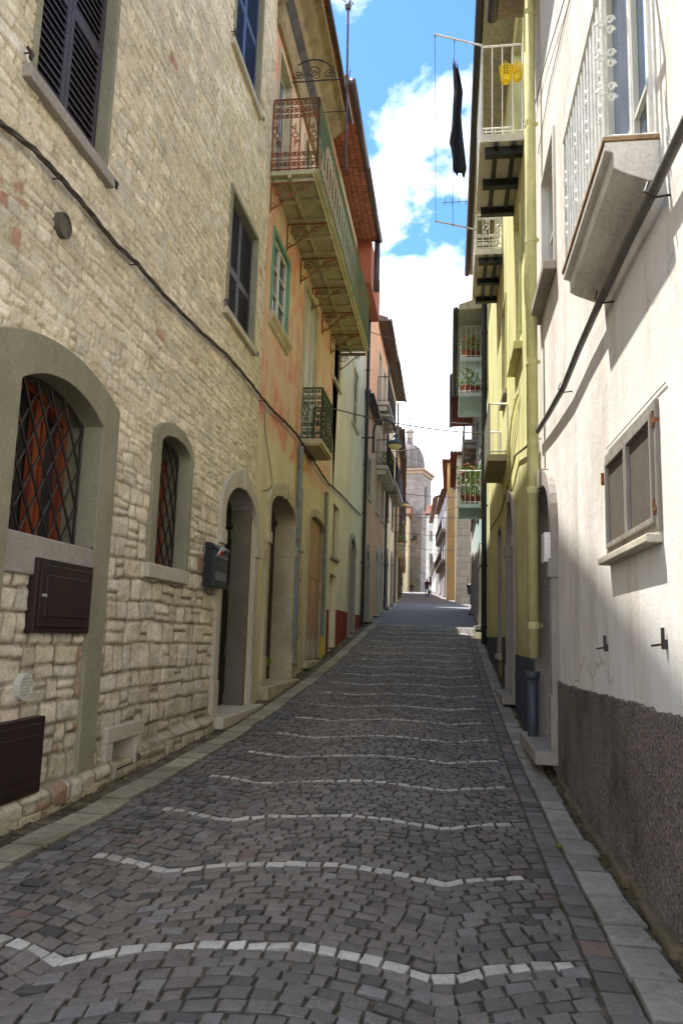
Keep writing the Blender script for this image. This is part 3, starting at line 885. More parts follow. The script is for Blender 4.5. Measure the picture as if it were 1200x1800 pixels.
rA = eave_slope(FA, HA, 0, 9.0, uA, 12.0, .35, soffit=wood('grey soffit boards', S(150, 130, 105), S(120, 104, 84)))  # roof out of view, eave slanted to shape the shadow edge on the right wall
# plinth ledge at the foot
m = FA.mb()
for i in range(24):
    a = 1+i*.3; b = a+.29
    if b > FA.u(165, 1350)+.1: break
    m.box(a, b, FA.g(a)-.1, FA.g(a)+.06+random.uniform(-.01, .01), 0, .1+random.uniform(0, .02))
m.build('plinth', OCHST, HA, bevel=.02)

# ---- salmon plaster house ------------------------------------------------------------------------
uAe = FA.P(uA, 0).y
YB1 = hitX(579, 900, XL).y
FB = Face(XL, uAe+.02, XL, YB1)
HB = Thing('salmon_house', 'weathered salmon and ochre plaster house with a long wrought iron balcony', 'house', (XL, uAe+1, gz(uAe+1)))
t = NT('flaking salmon plaster')
n1 = t.ramp(t.noise(1.1, 7, .65, dist=.8), [(.40, (0, 0, 0)), (.56, (1, 1, 1))])
a = t.mix(n1, S(208, 142, 120), S(206, 186, 156))
a = t.mix(t.ramp(t.noise(2.3, 7, .7, (1, 1, .5)), [(.5, (0, 0, 0)), (.66, (.8, .8, .8))]), a, S(218, 170, 134))
sp = t.n('SeparateXYZ'); t.l(t.tc.outputs['Object'], sp.inputs[0])
lowm = t.ramp(t.math('ADD', t.math('MULTIPLY', sp.outputs[2], .195), t.math('MULTIPLY', t.noise(1.2, 6), .12)), [(.84, (1, 1, 1)), (.87, (0, 0, 0))])
a = t.mix(lowm, a, t.mix(t.noise(2, 6), S(222, 210, 172), S(196, 184, 146)))
a = t.mix(t.ramp(t.noise(3, 6, .7, (1.3, 1.3, .15)), [(.5, (0, 0, 0)), (.8, (.6, .6, .6))]), a, S(132, 120, 88))
SALM = t.done(a, .92, t.bump(t.noise(8, 7, .7), .5, .02), spec=.15)
SAGE = wood('sage green frame paint', S(108, 150, 120), S(88, 128, 100), .6)
# top floor balcony windows
cb0 = hitX(554, 288, XL+.74); zbal = cb0.z; ub0_ = max(.02, cb0.y-FB.p.y); hb_ = hitY(554, 161, cb0.y).z-zbal
for xa, xb in ((.3, 1.2), (2.6, 3.3)):
    glazed(FB, HB, xa, xb, zbal+.05, zbal+2.35, .1, frame=OCHST, sash=WHITEP, pane=GLASSB, leaves=2, bars=(.5,), sill=0, name='balcony_door')
# green framed window
u0, u1 = max(.15, FB.u(479, 480)), FB.u(505, 520); zb_ = FB.z(505, 602); zt_ = FB.z(505, 462)
w = glazed(FB, HB, u0, u1, zb_, zt_, .03, frame=SAGE, sash=WHITEP, pane=GLASS, leaves=2, bars=(.33, .66), trim=.09, sill=.1, sillmat=OCHST, curtain=False)
m = FB.mb(); m.prism_a([(0, zb_-.1), (.09, zb_-.11), (.05, zb_-.17), (.03, zb_-.24), (0, zb_-.26)], u0-.16, u1+.16); m.build('sill_moulding', OCHST, w)
# white balcony door
u0, u1 = FB.u(533, 600), FB.u(556, 600); zsm = FB.z(556, 800)
glazed(FB, HB, u0, u1, FB.z(533, 775), FB.z(556, 545), .05, frame=OCHST, sash=WHITEP, pane=GLASS, leaves=2, bars=(.3,), trim=.08, sill=0, name='balcony_door', curtain=True)
# small balcony
zs_ = FB.z(530, 775)
ua, ub = FB.u(529, 720), FB.u(529, 720)+1
ob = .42
ub = FB.u(585, 760, ob)
m = FB.mb(); m.box(ua, ub, zs_-.1, zs_, 0, ob); m.box(ua+.02, ub-.02, zs_-.13, zs_-.1, 0, ob-.03)
sb = m.build('balcony', OCHST, HB, bevel=.01, label='small green railed balcony above the wooden doors')
ornate_rail(FB, sb, [(ua+.02, .01), (ua+.02, ob-.02), (ub-.02, ob-.02), (ub-.02, .01)], zs_, zs_+1.0, metal('dark green rail', S(62, 78, 58), S(95, 80, 55), .6, .7), step=.14)
# long balcony
ob = .74; uf = FB.u(648, 545, ob)
m = FB.mb(); z = zbal
m.box(ub0_, uf, z-.07, z, 0, ob); m.prism_a([(ob-.06, z-.07), (ob+.03, z-.02), (ob+.03, z-.0), (ob-.06, z-.11)], ub0_-.02, uf+.02)
for k in range(int((uf-ub0_)/.6)+1): m.box(ub0_+.1+k*.6, ub0_+.16+k*.6, z-.13, z-.07, .02, ob-.05)
m.box(ub0_, uf, z-.12, z-.07, .28, .34)
lb = m.build('balcony', stone_mat('mossy slab', S(184, 176, 142), .65, green=S(126, 124, 84)), HB, bevel=.006, label='long balcony with rusty green wrought iron railing')
ornate_rail(FB, lb, [(ub0_+.01, .01), (ub0_+.01, ob)], z, z+hb_, RUSTY, step=.14, r=.011, th=.015)
ornate_rail(FB, lb, [(ub0_+.01, ob), (uf, ob), (uf, .01)], z, z+hb_, GREENR, step=.15, r=.009, th=.0095)
for k in range(7):
    uk = ub0_+.08+k*(uf-ub0_-.2)/6
    m = FB.mb()
    m.tube([(uk, z-.16, 0), (uk, z-.16, ob-.04)], .016, 5); m.tube([(uk, z-.65, .01), (uk, z-.16, .01)], .014, 5)
    m.tube([(uk, z-.6, .02), (uk, z-.52, .16), (uk, z-.36, .34), (uk, z-.24, .5), (uk, z-.18, ob-.08)], .014, 5)
    N, Z = FB.n, Vector((0, 0, 1))
    scroll(m, N, Z, FB.P(uk, z-.3, .15), .11, 1.5, .2, 14, .011)
    scroll(m, N*-1, Z, FB.P(uk, z-.26, .5), .07, 1.3, .25, 10, .01)
    scroll(m, N, Z*-1, FB.P(uk, z-.52, .05), .05, 1.2, .25, 10, .009)
    m.build('bracket', RUSTY, lb)
# half hoop ornament and antenna mast at rail height
m = FB.mb(); um = 2.2
c0 = hitX(585, 140, XL+.74); um = c0.y-FB.p.y; zz = c0.z
pts = [(um, zz+.42*math.sin(math.pi*i/14), .42-.42*math.cos(math.pi*i/14)-.05) for i in range(15)]
m.tube(pts, .012, 5); m.tube([(um, zz, -.03), (um, zz, .95)], .012, 5)
for k, (o_, s_) in enumerate(((.1, .09), (.38, .13), (.66, .09))):
    scroll(m, FB.n, Vector((0, 0, 1)), FB.P(um, zz+.12+.05*(k == 1), o_), s_, 1.4, .2, 14, .01)
    scroll(m, FB.n*-1, Vector((0, 0, 1)), FB.P(um, zz+.1, o_+.06), s_*.7, 1.4, .2, 14, .009)
m.tube([(um, zz, .9), (um, zz+.06, 1.02), (um, zz+.16, 1.05)], .009, 5)
m.build('canopy_frame', IRON, HB)
# door with ochre surround
u0, u1 = FB.u(466, 1050), FB.u(511, 1050); zd = FB.z(512, 1192); zs = FB.z(511, 918); zc = FB.z(492, 872)
portal(FB, HB, u0, u1, zd, zs, zc, tw=.2, depth=.34, smat=OCHST, dmat=wood('brown door paint', S(62, 44, 36), S(44, 32, 28)), impost=FB.z(515, 970), step=.2, base=.45, stepout=.12)
# slit window
glazed(FB, HB, FB.u(523, 900), FB.u(529, 900), FB.z(529, 968), FB.z(529, 862), .1, frame=OCHST, sash=wood('brown sash', S(110, 80, 60), S(80, 60, 45)), leaves=1, trim=.05, sill=.05, sillmat=LIME)
# old plank doors
u0, u1 = FB.u(538, 1050), FB.u(566, 1050); zd = FB.z(566, 1158); zs = FB.z(564, 935); zc = FB.z(550, 905)
FB.holes.append(arch(u0, u1, zd, zs, zc))
lf = FB.mb(); c = (u0+u1)/2
n = 5
for a, b in ((u0, c-.004), (c+.004, u1)):
    for k in range(n):
        p0 = a+(b-a)*k/n; p1 = a+(b-a)*(k+1)/n-.004
        q = abs((p0+p1)/2-c)/((u1-u0)/2); ztp = zs+(zc-zs)*math.sqrt(max(0, 1-q*q))
        lf.box(p0, p1, zd+.02, ztp, -.1, -.07+.004*(k % 2))
    for q in (.2, .62): lf.box(a+.02, b-.02, zd+(zs-zd)*q, zd+(zs-zd)*q+.1, -.07, -.055)
t = NT('bleached door wood')
sp = t.n('SeparateXYZ'); t.l(t.tc.outputs['Object'], sp.inputs[0])
zz = t.math('ADD', sp.outputs[2], t.math('MULTIPLY', t.noise(6, 6, .8, (1, 1, .2)), 1.2))
a = t.ramp(t.math('DIVIDE', zz, 3.2), [(.28, S(128, 112, 106)), (.38, S(206, 194, 186)), (.52, S(182, 150, 124)), (.8, S(190, 156, 122))])
a = t.mix(t.ramp(t.noise(12, 6, .7, (1, 1, .06)), [(.4, (0, 0, 0)), (.7, (.5, .5, .5))]), a, S(90, 66, 54))
BLW = t.done(a, .85, t.bump(t.noise(30, 5, .7, (1, 1, .08)), .5, .006))
pd = lf.build('door', BLW, HB, label='old arched plank doors bleached pale near the foot')
m = FB.mb(); m.band(arch(u0-.16, u1+.16, zd, zs, zc+.18, 16), arch(u0, u1, zd, zs, zc, 16), -.02, .035, -.1)
m.box(u0-.18, u1+.18, zd-.12, zd, -.1, .1); m.build('surround', OCHST, pd, bevel=.006)
for q in (.2, .66):
    m = FB.mb(); m.tube([(u0+.03, zd+(zs-zd)*q, -.02), (u0+.03, zd+(zs-zd)*q+.1, -.02)], .02); m.build('hinge', IRON, pd)
# corner quoins beside plank doors
m = FB.mb(); z = FB.g(FB.u(520))
k = 0
uq = FB.u(519, 1050)
while z < FB.z(519, 985):
    h = random.uniform(.2, .32); m.box(uq+.02, uq+(.42 if k % 2 else .3), z, z+h-.012, -.01, .02+random.uniform(0, .012)); z += h; k += 1
m.build('quoins', OCHST, HB, bevel=.01)
# cornice moulding
zc_ = FB.z(519, 80)
tops = hitX(570, 10, XL+.62)
ztop = tops.z
m = FB.mb(); zz = ztop-.05
UC = FB.L*.56
m.prism_a([(0, zz-.95), (.06, zz-.93), (.1, zz-.8), (.12, zz-.55), (.24, zz-.42), (.3, zz-.3), (.42, zz-.2), (.5, zz-.12), (.62, zz-.08), (.62, zz+.03), (0, zz+.03)], 0, UC)
cn = m.build('cornice', stone_mat('stained cornice', S(158, 140, 100), .55, .5, green=S(74, 72, 70)), HB)
m = FB.mb(); m.prism_a([(.12, zz-.55), (.24, zz-.42), (.244, zz-.424), (.124, zz-.554)], .0, UC); m.build('stained_band', stone_mat('sooty band', S(96, 94, 90), .5, .5), cn)
eave(FB, HB, ztop, .66, 0, UC, gr=.04)
zTE = hitX(666, 420, XL+.66).z
eave(FB, HB, zTE, .6, UC+.02, FB.L, gr=.08, th=.15)

wall_sheet(FB, 'wall', SALM, HB, 0, min(ztop, zTE))
m = FB.mb(); m.box(0, UC, min(ztop, zTE), ztop-.001, -.5, -.005) if ztop > zTE else m.box(UC, FB.L, ztop, zTE, -.5, -.005)
m.build('upper_wall', SALM, HB)
# downpipe grey blue
def downpipe(F, pts, r, mat, label, group=None, parent=None, name='downpipe'):
    m = F.mb(); m.tube(pts, r, 10)
    for (u, z, o) in pts[:-1]:
        pass
    zt, zb = pts[0][1], pts[-1][1]; n = max(1, int((zt-zb)/1.6))
    for k in range(n):
        z = zb+.4+k*1.6
        m.tube([(pts[0][0], z, pts[0][2]), (pts[0][0], z+.05, pts[0][2])], r*1.25, 10); m.box(pts[0][0]-.01, pts[0][0]+.01, z+.01, z+.03, 0, pts[0][2])
    return m.build(name, mat, parent, smooth=False, label=None if parent else label, cat=None if parent else 'downpipe', group=group)
BLGREY = metal('blue grey pipe', S(120, 128, 126), S(90, 84, 70), .58)
up = FB.u(521, 1000, .07)
downpipe(FB, [(up, FB.z(521, 775, .07), .07), (up, FB.z(521, 950, .07), .07), (up, FB.g(up)+.3, .07)], .05, BLGREY, '', parent=HB)
up = FB.u(570, 1000, .06)
downpipe(FB, [(up, FB.z(570, 860, .06), .06), (up, FB.z(570, 1130, .06), .06)], .04, BLGREY, '', parent=HB)
m = FB.mb(); m.tube([(up-.05, FB.z(567, 1118, .06), .06), (up-.05, FB.g(up), .06)], .035, 8); m.build('gas_pipe', metal('yellow gas pipe', S(190, 165, 40)), HB)

#@@FARLEFT
def cut(x): return hitX(x, 900, XL).y
TERRA = tiles_mat('terracotta soffit', S(154, 100, 78), S(134, 86, 68))
RBAY = plaster('muted brick red render', S(158, 96, 72), S(140, 86, 66), S(100, 70, 56), bump=.3)
# ---- pale house with red foot
FC = Face(XL, FB.P(FB.L, 0).y+.02, XL, cut(636))
HC = Thing('pale_plaster_house', 'pale yellow green plaster house with dark red painted foot', 'house', (XL, FC.p.y+2, gz(FC.p.y+2)))
PALEY = plaster('pale yellow plaster', S(226, 216, 190), S(210, 202, 176), S(160, 152, 128), bump=.15, streak=.3)
zC = zTE
shutter_window(FC, HC, FC.u(586, 620), FC.u(597, 640), FC.z(597, 690), FC.z(597, 575), .06, wood('beige shutter', S(176, 172, 140), S(150, 146, 118)), .08, LIME, PALEY, False)
shutter_window(FC, HC, FC.u(619, 700), FC.u(628, 700), FC.z(628, 762), FC.z(628, 662), .06, MATS['beige shutter'], .08, LIME, PALEY, False)
glazed(FC, HC, FC.u(583, 920), FC.u(594, 920), FC.z(594, 985), FC.z(594, 895), .08, frame=PALEY, sash=MATS['beige shutter'], leaves=3, trim=.03, sill=.08, sillmat=LIMEG)
portal(FC, HC, FC.u(611, 1050), FC.u(620, 1050), FC.z(621, 1115), FC.z(621, 970), FC.z(616, 945), tw=.14, depth=.2, smat=LIMEG, dmat=wood('green grey door', S(80, 84, 72), S(60, 62, 54)), step=.1, base=.4, keystone=False)
FC.holes.append(rect(FC.u(578, 1040), FC.u(589, 1040), FC.z(589, 1140), FC.z(589, 1012)))
m = FC.mb(); a, b = FC.u(578, 1040), FC.u(589, 1040); m.band(rect(a-.02, b+.02, FC.z(589, 1140), FC.z(589, 1012)+.02), rect(a, b, FC.z(589, 1140), FC.z(589, 1012)), 0, .004, -.3); m.box(a, b, FC.z(589, 1140), FC.z(589, 1012), -.32, -.28)
m.build('door', PALEY, HC)
wall_sheet(FC, 'wall', PALEY, HC, 0, zC)
RED = plaster('dark red foot paint', S(140, 62, 44), S(120, 50, 36), bump=.2)
m = FC.mb()
zr = FC.z(575, 1072)
for a, b, zt9 in ((FC.u(589, 1100)+.02, FC.u(610, 1080), FC.z(600, 1074)), (0, FC.u(577.5, 1040), zr), (FC.u(624, 1080), FC.L, FC.z(600, 1074))):
    m = FC.mb(); m.box(a, b, FC.g(a)-.3, zt9, 0, .022); m.build('painted_foot', RED, HC)
YE = hitZ(668, 425, zC).y-FC.p.y
eave(FC, HC, zC, .6, 0, min(YE, FC.L), soffit=TERRA, gr=.08, th=.15)
zlow = hitY(650, 560, FC.p.y+FC.L-.3).z
m = FC.mb(); m.box(min(YE, FC.L)-.02, FC.L, zlow, zC+.1, 0, .42); m.build('bay_wall', RBAY, HC)
m = FC.mb(); m.tube([(YE-.05, zC, .6), (YE-.05, FC.z(668, 545, .6), .6)], .09, 10); m.build('downpipe', GUTTER, HC, smooth=True)
pb = FC.L-.12
downpipe(FC, [(pb, zC-.6, .1), (pb, FC.g(pb)+.02, .1)], .06, PIPEB, '', parent=HC)
FG = Face(XL, FC.P(FC.L, 0).y+.02, XL, 28.98); HG = Thing('added_low_house', 'low pale house added between its neighbours to shade the left of the street', 'house', (XL, FG.p.y+1, gz(FG.p.y+1)))  # house added to keep the sun off the left part of the street
portal(FG, HG, 1.3, 2.3, FG.g(1.8)+.12, FG.g(1.8)+2.0, FG.g(1.8)+2.45, tw=.15, depth=.22, smat=LIMEG, dmat=BROWNP, step=.12, base=.4)
shutter_window(FG, HG, 1.35, 2.25, FG.g(1.8)+4.3, FG.g(1.8)+5.7, .06, SLATE, .08, LIME, LIME, False)
wall_sheet(FG, 'wall', plaster('peach plaster', S(214, 176, 142), S(200, 158, 122), S(150, 110, 80), bump=.15), HG, 0, 9.2)
eave(FG, HG, 9.2, .2, 0, FG.L, soffit=wood('dark eave boards', S(96, 84, 74), S(76, 66, 60)), gr=.05, rise=.1)
# ---- houses up the street on the same side, built one after the other
def row_house(name, label, x0, x1, top_px, out, wallm, right=False, X=None, X2=None, soffit=None, gr=.08, depth=8, Y0=None, Y1=None, ztop=None):
    XX = X if X is not None else XL
    Ya = Y0 if Y0 is not None else hitX(x0, 950, XX).y; Yb = Y1 if Y1 is not None else hitX(x1, 950, XX).y
    F = Face(XX, Ya, X2 if X2 is not None else XX, Yb, right)
    H = Thing(name, label, 'house', (XX, Ya+1, gz(Ya+1)), group=None)
    zt = ztop if ztop is not None else hitX(top_px[0], top_px[1], XX+(out if not right else -out)).z
    return F, H, zt
def fill_front(F, H, zt, wallm, seed, floors=3, doors=2, shmat=None, balcony=(), stonem=LIME, soffit=None, out=.5, gr=.08, cols=2, railm=None, pots=0, dmat=None, bo=.45):
    rr = random.Random(seed); g0 = F.g(F.L/2); RFm = soffit
    fh = (zt-.7-g0-3.0)/max(1, floors-1)
    n = cols
    for k in range(n):
        uc = F.L*(k+.5)/n; gg = F.g(uc); w = min(1.0, F.L/n*.45)
        if k < doors:
            if rr.random() < .6: portal(F, H, uc-.5, uc+.5, gg+.12, gg+2.05, gg+2.5, tw=.16, depth=.22, smat=stonem, dmat=dmat or BROWNP, step=.14, base=.4, keystone=rr.random() < .5)
            else: glazed(F, H, uc-.5, uc+.5, gg+.12, gg+2.4, .15, frame=stonem, sash=wood('shop wood', S(120, 84, 54), S(90, 62, 42)), bars=(.35, .75), sill=.12, name='door')
        else:
            glazed(F, H, uc-.35, uc+.35, gg+1.3, gg+2.3, .12, frame=stonem, sill=.08)
        for f in range(1, floors):
            zz = g0+3.1+(f-1)*fh
            if (f, k) in balcony or f in balcony:
                glazed(F, H, uc-w/2, uc+w/2, zz, zz+2.15, .1, frame=stonem, bars=(.3, .7), sill=0, name='balcony_door')
            elif shmat is not None: shutter_window(F, H, uc-w/2, uc+w/2, zz+.8, zz+2.2, .06, shmat, .08, stonem, stonem, False)
            else: glazed(F, H, uc-w/2, uc+w/2, zz+.8, zz+2.2, .1, frame=stonem, bars=(.5,), sill=.08)
    for f in range(1, floors):
        if f in balcony:
            zz = g0+3.1+(f-1)*fh; a, b = F.L*.08, F.L*.92
            m = F.mb(); m.box(a, b, zz-.14, zz, 0, bo)
            q = a+.1
            while q < b: m.box(q, q+.14, zz-.34, zz-.14, 0, bo-.08); q += .85
            bl = m.build('balcony', stonem, H, bevel=.01)
            plain_rail(F, bl, [(a+.03, .01), (a+.03, bo-.03), (b-.03, bo-.03), (b-.03, .01)], zz, zz+1.0, railm or IRON)
    wall_sheet(F, 'wall', wallm, H, 0, zt)
    return eave(F, H, zt, out, 0, F.L+.05, soffit=soffit, gr=gr)
PEACH = plaster('peach plaster', S(214, 176, 142), S(200, 158, 122), S(150, 110, 80), bump=.15)
CREAM = plaster('cream plaster', S(214, 200, 164), S(196, 178, 138), S(150, 130, 90), bump=.15)
ORANGE = plaster('orange ochre plaster', S(206, 152, 88), S(190, 130, 70), S(140, 96, 60), bump=.2)
TAN = plaster('tan plaster', S(186, 160, 122), S(168, 142, 104), S(120, 100, 74), bump=.2)
PINK = plaster('faded pink plaster', S(206, 168, 146), S(190, 150, 126), bump=.15)
BRSH = wood('brown shutter', S(96, 70, 52), S(74, 54, 42))
GRSH = wood('green shutter', S(58, 84, 64), S(44, 66, 50))
YD0 = FC.P(FC.L, 0).y
defs = [  # name,label,Y0,Y1,(px of eave edge),out,mat,floors,doors,balconies,shutters,cols,X
 ('peach_house', 'peach plaster house whose slab balcony shows square ribs underneath', 29.0, 33.5, (697, 690), .5, PEACH, 4, 2, (2, 3), None, 2, XL, .5),
 ('cream_house', 'tall cream house with stepped dark eaves behind the bell shaped lamp', 33.52, 40.0, (706, 690), .5, CREAM, 4, 2, (2,), BRSH, 2, XL, .5),
 ('tan_house', 'narrow tan house carrying potted flowers beyond the cream one', 41.3, 48, (702, 780), .4, TAN, 3, 2, (1,), None, 2, XL+.05, .4),
 ('ochre_house', 'orange ochre house with small balconies under wires', 48.02, 60, (708, 800), .4, ORANGE, 3, 3, (1,), GRSH, 3, XL, .4),
 ('pink_house', 'faded pink house near the second wall lamp', 60.02, 74, (712, 830), .4, PINK, 3, 3, (1, 2), BRSH, 3, XL+.1, .4),
 ('yellow_house', 'small yellow house last before the bell tower', 74.02, 92, (716, 850), .4, CREAM, 3, 3, (1,), GRSH, 4, XL+.3, .4),
]
TOPS = [13.4, 13.5, 12.3, 12.8, 13.5, 14.3]
LH = []
XS = [(XL, XL), (XL, XL-.02), (-2.92, -3.2), (-3.2, -3.85), (-3.9, -4.65), (-4.7, -5.6)]
for i, (nm, lb_, a, b, px, out, mt, fl, dr, bal, sh, cl, X, o2) in enumerate(defs):
    F = Face(XS[i][0], a, XS[i][1], b); H = Thing(nm, lb_, 'house', (X, a+1, gz(a+1)))
    fill_front(F, H, TOPS[i], mt, 40+i, fl, dr, sh, bal, (LIME, LIMEG, OCHST)[i % 3], wood('dark eave boards', S(96, 84, 74), S(76, 66, 60)) , o2-.12, .08, cl, railm=IRON)
    pp = F.L-.15; downpipe(F, [(pp, TOPS[i]-.1, .1), (pp, F.g(pp), .1)], .05, (PIPEB, GUTTER)[i % 2], '', parent=H)
    LH.append((F, H))

#@@RIGHT
# ------------------------------------------------------------------ white house on the right
XR = 1.0
YW = hitX(943, 900, XR).y
FW = Face(XR, .6, XR, YW, True)
HW = Thing('white_house', 'white rough plaster house with a shallow railed balcony and brown roughcast foot', 'house', (XR, 4, gz(4)))
t = NT('white rough render')
a = t.mix(t.ramp(t.noise(1.2, 6, .6), [(.35, (0, 0, 0)), (.7, (1, 1, 1))]), S(232, 229, 222), S(220, 214, 204))
a = t.mix(t.ramp(t.noise(2.6, 6, .7, (1, 1, .2)), [(.5, (0, 0, 0)), (.75, (.7, .7, .7))]), a, S(196, 180, 158))
a = t.mix(t.ramp(t.noise(.8, 8, .75, (1, 1, .35), 1.2), [(.5, (0, 0, 0)), (.75, (.65, .65, .65))]), a, S(176, 164, 146))
vo = t.n('TexVoronoi'); vo.feature = 'DISTANCE_TO_EDGE'; vo.inputs['Scale'].default_value = .55
dn = t.n('TexNoise'); dn.inputs['Scale'].default_value = 3; dn.inputs['Detail'].default_value = 6; t.l(t.coords(), dn.inputs['Vector'])
mv = t.n('MixRGB'); mv.blend_type = 'ADD'; mv.inputs[0].default_value = .35; t.l(t.coords(), mv.inputs[1]); t.l(dn.outputs['Color'], mv.inputs[2]); t.l(mv.outputs[0], vo.inputs['Vector'])
ck = t.ramp(vo.outputs['Distance'], [(0, (.7, .7, .7)), (.006, (0, 0, 0))])
ck = t.math('MULTIPLY', ck, t.ramp(t.noise(.7, 3), [(.5, (0, 0, 0)), (.6, (1, 1, 1))]))
a = t.mix(ck, a, S(150, 136, 118))
a = t.mix(1, a, t.ramp(t.noise(50, 6, .8), [(.3, (.86, .86, .86)), (.6, (1.03, 1.03, 1.03))]), 'MULTIPLY')
b = t.bump(t.noise(75, 6, .8), .7, .009); b = t.bump(t.noise(9, 4, .5), .35, .02, b)
WHITER = t.done(a, .95, b, spec=.1)
t = NT('brown roughcast')
v = t.n('TexVoronoi'); v.inputs['Scale'].default_value = 75; t.l(t.coords(), v.inputs['Vector'])
a = t.mix(t.ramp(t.noise(48, 6, .85), [(.4, (0, 0, 0)), (.62, (1, 1, 1))]), S(104, 92, 84), S(184, 170, 156))
a = t.mix(t.ramp(t.noise(1.6, 6, .7), [(.45, (0, 0, 0)), (.7, (.7, .7, .7))]), a, S(84, 70, 58))
b = t.bump(v.outputs['Distance'], 1, .03); b = t.bump(t.noise(6, 6, .7), .8, .06, b)
ROUGHC = t.done(a, .95, b, spec=.15)
# window with two mesh leaves
u0, u1 = FW.u(1157, 800), FW.u(1070, 850)
# facade u grows with distance: swap
ua, ub = min(u0, u1), max(u0, u1)
zb_ = FW.z(1159, 930); zt_ = FW.z(1152, 716)
FW.holes.append(rect(ua, ub, zb_, zt_))
MESHM = stone_mat('dusty fly mesh', S(92, 84, 74), .7, .1)
GREYW = wood('weathered grey frame', S(150, 146, 138), S(120, 112, 100))
m = FW.mb(); m.band(rect(ua-.03, ub+.03, zb_-.02, zt_+.03), rect(ua+.02, ub-.02, zb_+.03, zt_-.03), -.05, .02, -.05); m.box(ua, ub, zb_-.0, zb_+.03, -.05, .019)
ww = m.build('window', GREYW, HW, bevel=.003, label='two leaf window with dusty fly mesh')
c = (ua+ub)/2
for a_, b_ in ((ua+.02, c-.003), (c+.003, ub-.02)):
    m = FW.mb(); m.band(rect(a_, b_, zb_+.03, zt_-.03)+[(b_, zb_+.03)], rect(a_+.03, b_-.03, zb_+.06, zt_-.06)+[(b_-.03, zb_+.06)], .0, .035)
    s_ = m.build('sash', GREYW, ww, bevel=.003)
    m = FW.mb(); m.box(a_+.02, b_-.02, zb_+.05, zt_-.05, -.01, .012); m.build('mesh_panel', MESHM, ww)
m = FW.mb(); m.box(ua-.03, ub+.03, zb_-.07, zb_-.025, -.02, .075); m.build('sill', LIME, ww, bevel=.008)
for (x, y) in ((1155, 740), (1158, 895), (1064, 845)):
    m = FW.mb(); u, z = FW.at(x, y); m.tube([(u, z-.03, .02), (u, z+.05, .02)], .012); m.box(u-.03, u+.012, z-.012, z+.012, .0, .028); m.build('hinge', RUSTY, ww)
# wall hooks low down
for (x, y) in ((1067, 1138), (1171, 1132)):
    u, z = FW.at(x, y); m = FW.mb(); m.box(u-.02, u+.02, z-.025, z+.02, 0, .02); m.box(u-.007, u+.007, z, z+.075, .01, .024); m.tube([(u, z, 0), (u, z-.01, .07)], .006, 5)
    m.build('shutter_catch', IRON, HW)
m = FW.mb()
m.tube([(FW.u(1068, 788), FW.z(1068, 788), .008), (FW.u(1155, 690), FW.z(1155, 690), .008), (FW.u(1172, 672), FW.z(1172, 672), .008)], .003, 4); m.build('wire', IRON, HW)
# second floor window with brown sill
u0, u1 = FW.u(975, 350), FW.u(954, 350)
ua2, ub2 = min(u0, u1), max(u0, u1)
glazed(FW, HW, ua2, ub2, FW.z(975, 470), FW.z(975, 225), .06, frame=WHITER, sash=WHITEP, pane=GLASSB, bars=(.5,), trim=.05, sill=0)
us, ue = FW.u(978, 480), FW.u(948, 500)
m = FW.mb(); zz = FW.z(978, 455); m.box(us, ue, zz-.09, zz, 0, .13); m.build('window_sill', LIMEG, HW, bevel=.008)
# French window with shallow balcony
zs_ = FW.z(1160, 240)
ub_n, ub_f = FW.u(1160, 293), FW.u(1060, 497)
ob = .24
m = FW.mb()
m.prism_a([(0, zs_-.0), (ob+.02, zs_-.0), (ob+.02, zs_-.045), (ob-.02, zs_-.06), (ob-.02, zs_-.14), (ob-.06, zs_-.165), (.06, zs_-.215), (0, zs_-.22)], ub_n, ub_f)
BALW = stone_mat('weathered white slab', S(222, 216, 204), .75, .45)
bl = m.build('balcony', BALW, HW, bevel=.006, label='shallow white balcony with flower motif railing')
m = FW.mb(); m.prism_a([(ob-.06, zs_), (ob+.03, zs_), (ob+.03, zs_+.02), (ob-.06, zs_+.02)], ub_n-.01, ub_f+.01); m.box(ub_n-.01, ub_n+.04, zs_+.001, zs_+.021, 0, ob-.06); m.build('slab_trim', wood('rotten edge board', S(170, 140, 100), S(130, 104, 76)), bl)
WHR = metal('white rail paint', S(225, 224, 216), S(160, 140, 110), .68)
m = FW.mb()
def wrail(m, path, z0, z1, step=.1):
    for (a, oa), (b, ob_) in zip(path, path[1:]):
        m.tube([(a, z1, oa), (b, z1, ob_)], .016, 4); m.tube([(a, z0+.04, oa), (b, z0+.04, ob_)], .01, 4)
        L = math.hypot(b-a, ob_-oa); n = max(1, round(L/step)); A = (FW.P(b, 0, ob_)-FW.P(a, 0, oa)).normalized(); Z = Vector((0, 0, 1))
        for i in range(n+1):
            q = i/n; u = a+(b-a)*q; o = oa+(ob_-oa)*q
            m.tube([(u, z0, o), (u, z1, o)], .009, 4)
            if i % 4 == 2:
                for zz in (z0+(z1-z0)*.3, z0+(z1-z0)*.5, z0+(z1-z0)*.7):
                    for k in range(3):
                        scroll(m, A*(1 if k % 2 else -1), Z, FW.P(u, zz+.03*k-.03, o)+A*.025*(1 if k % 2 else -1), .025, 1.2, .3, 7, .007)
wrail(m, [(ub_n+.02, .01), (ub_n+.02, ob), (ub_f-.02, ob), (ub_f-.02, .01)], zs_, zs_+.95)
m.build('railing', WHR, bl)
uf0, uf1 = FW.u(1142, 120), FW.u(1068, 200)
glazed(FW, HW, min(uf0, uf1), max(uf0, uf1)+.3, zs_+.03, zs_+2.2, .06, frame=WHITER, sash=WHITEP, pane=GLASSB, bars=(.28,), trim=.05, sill=0, name='balcony_door')
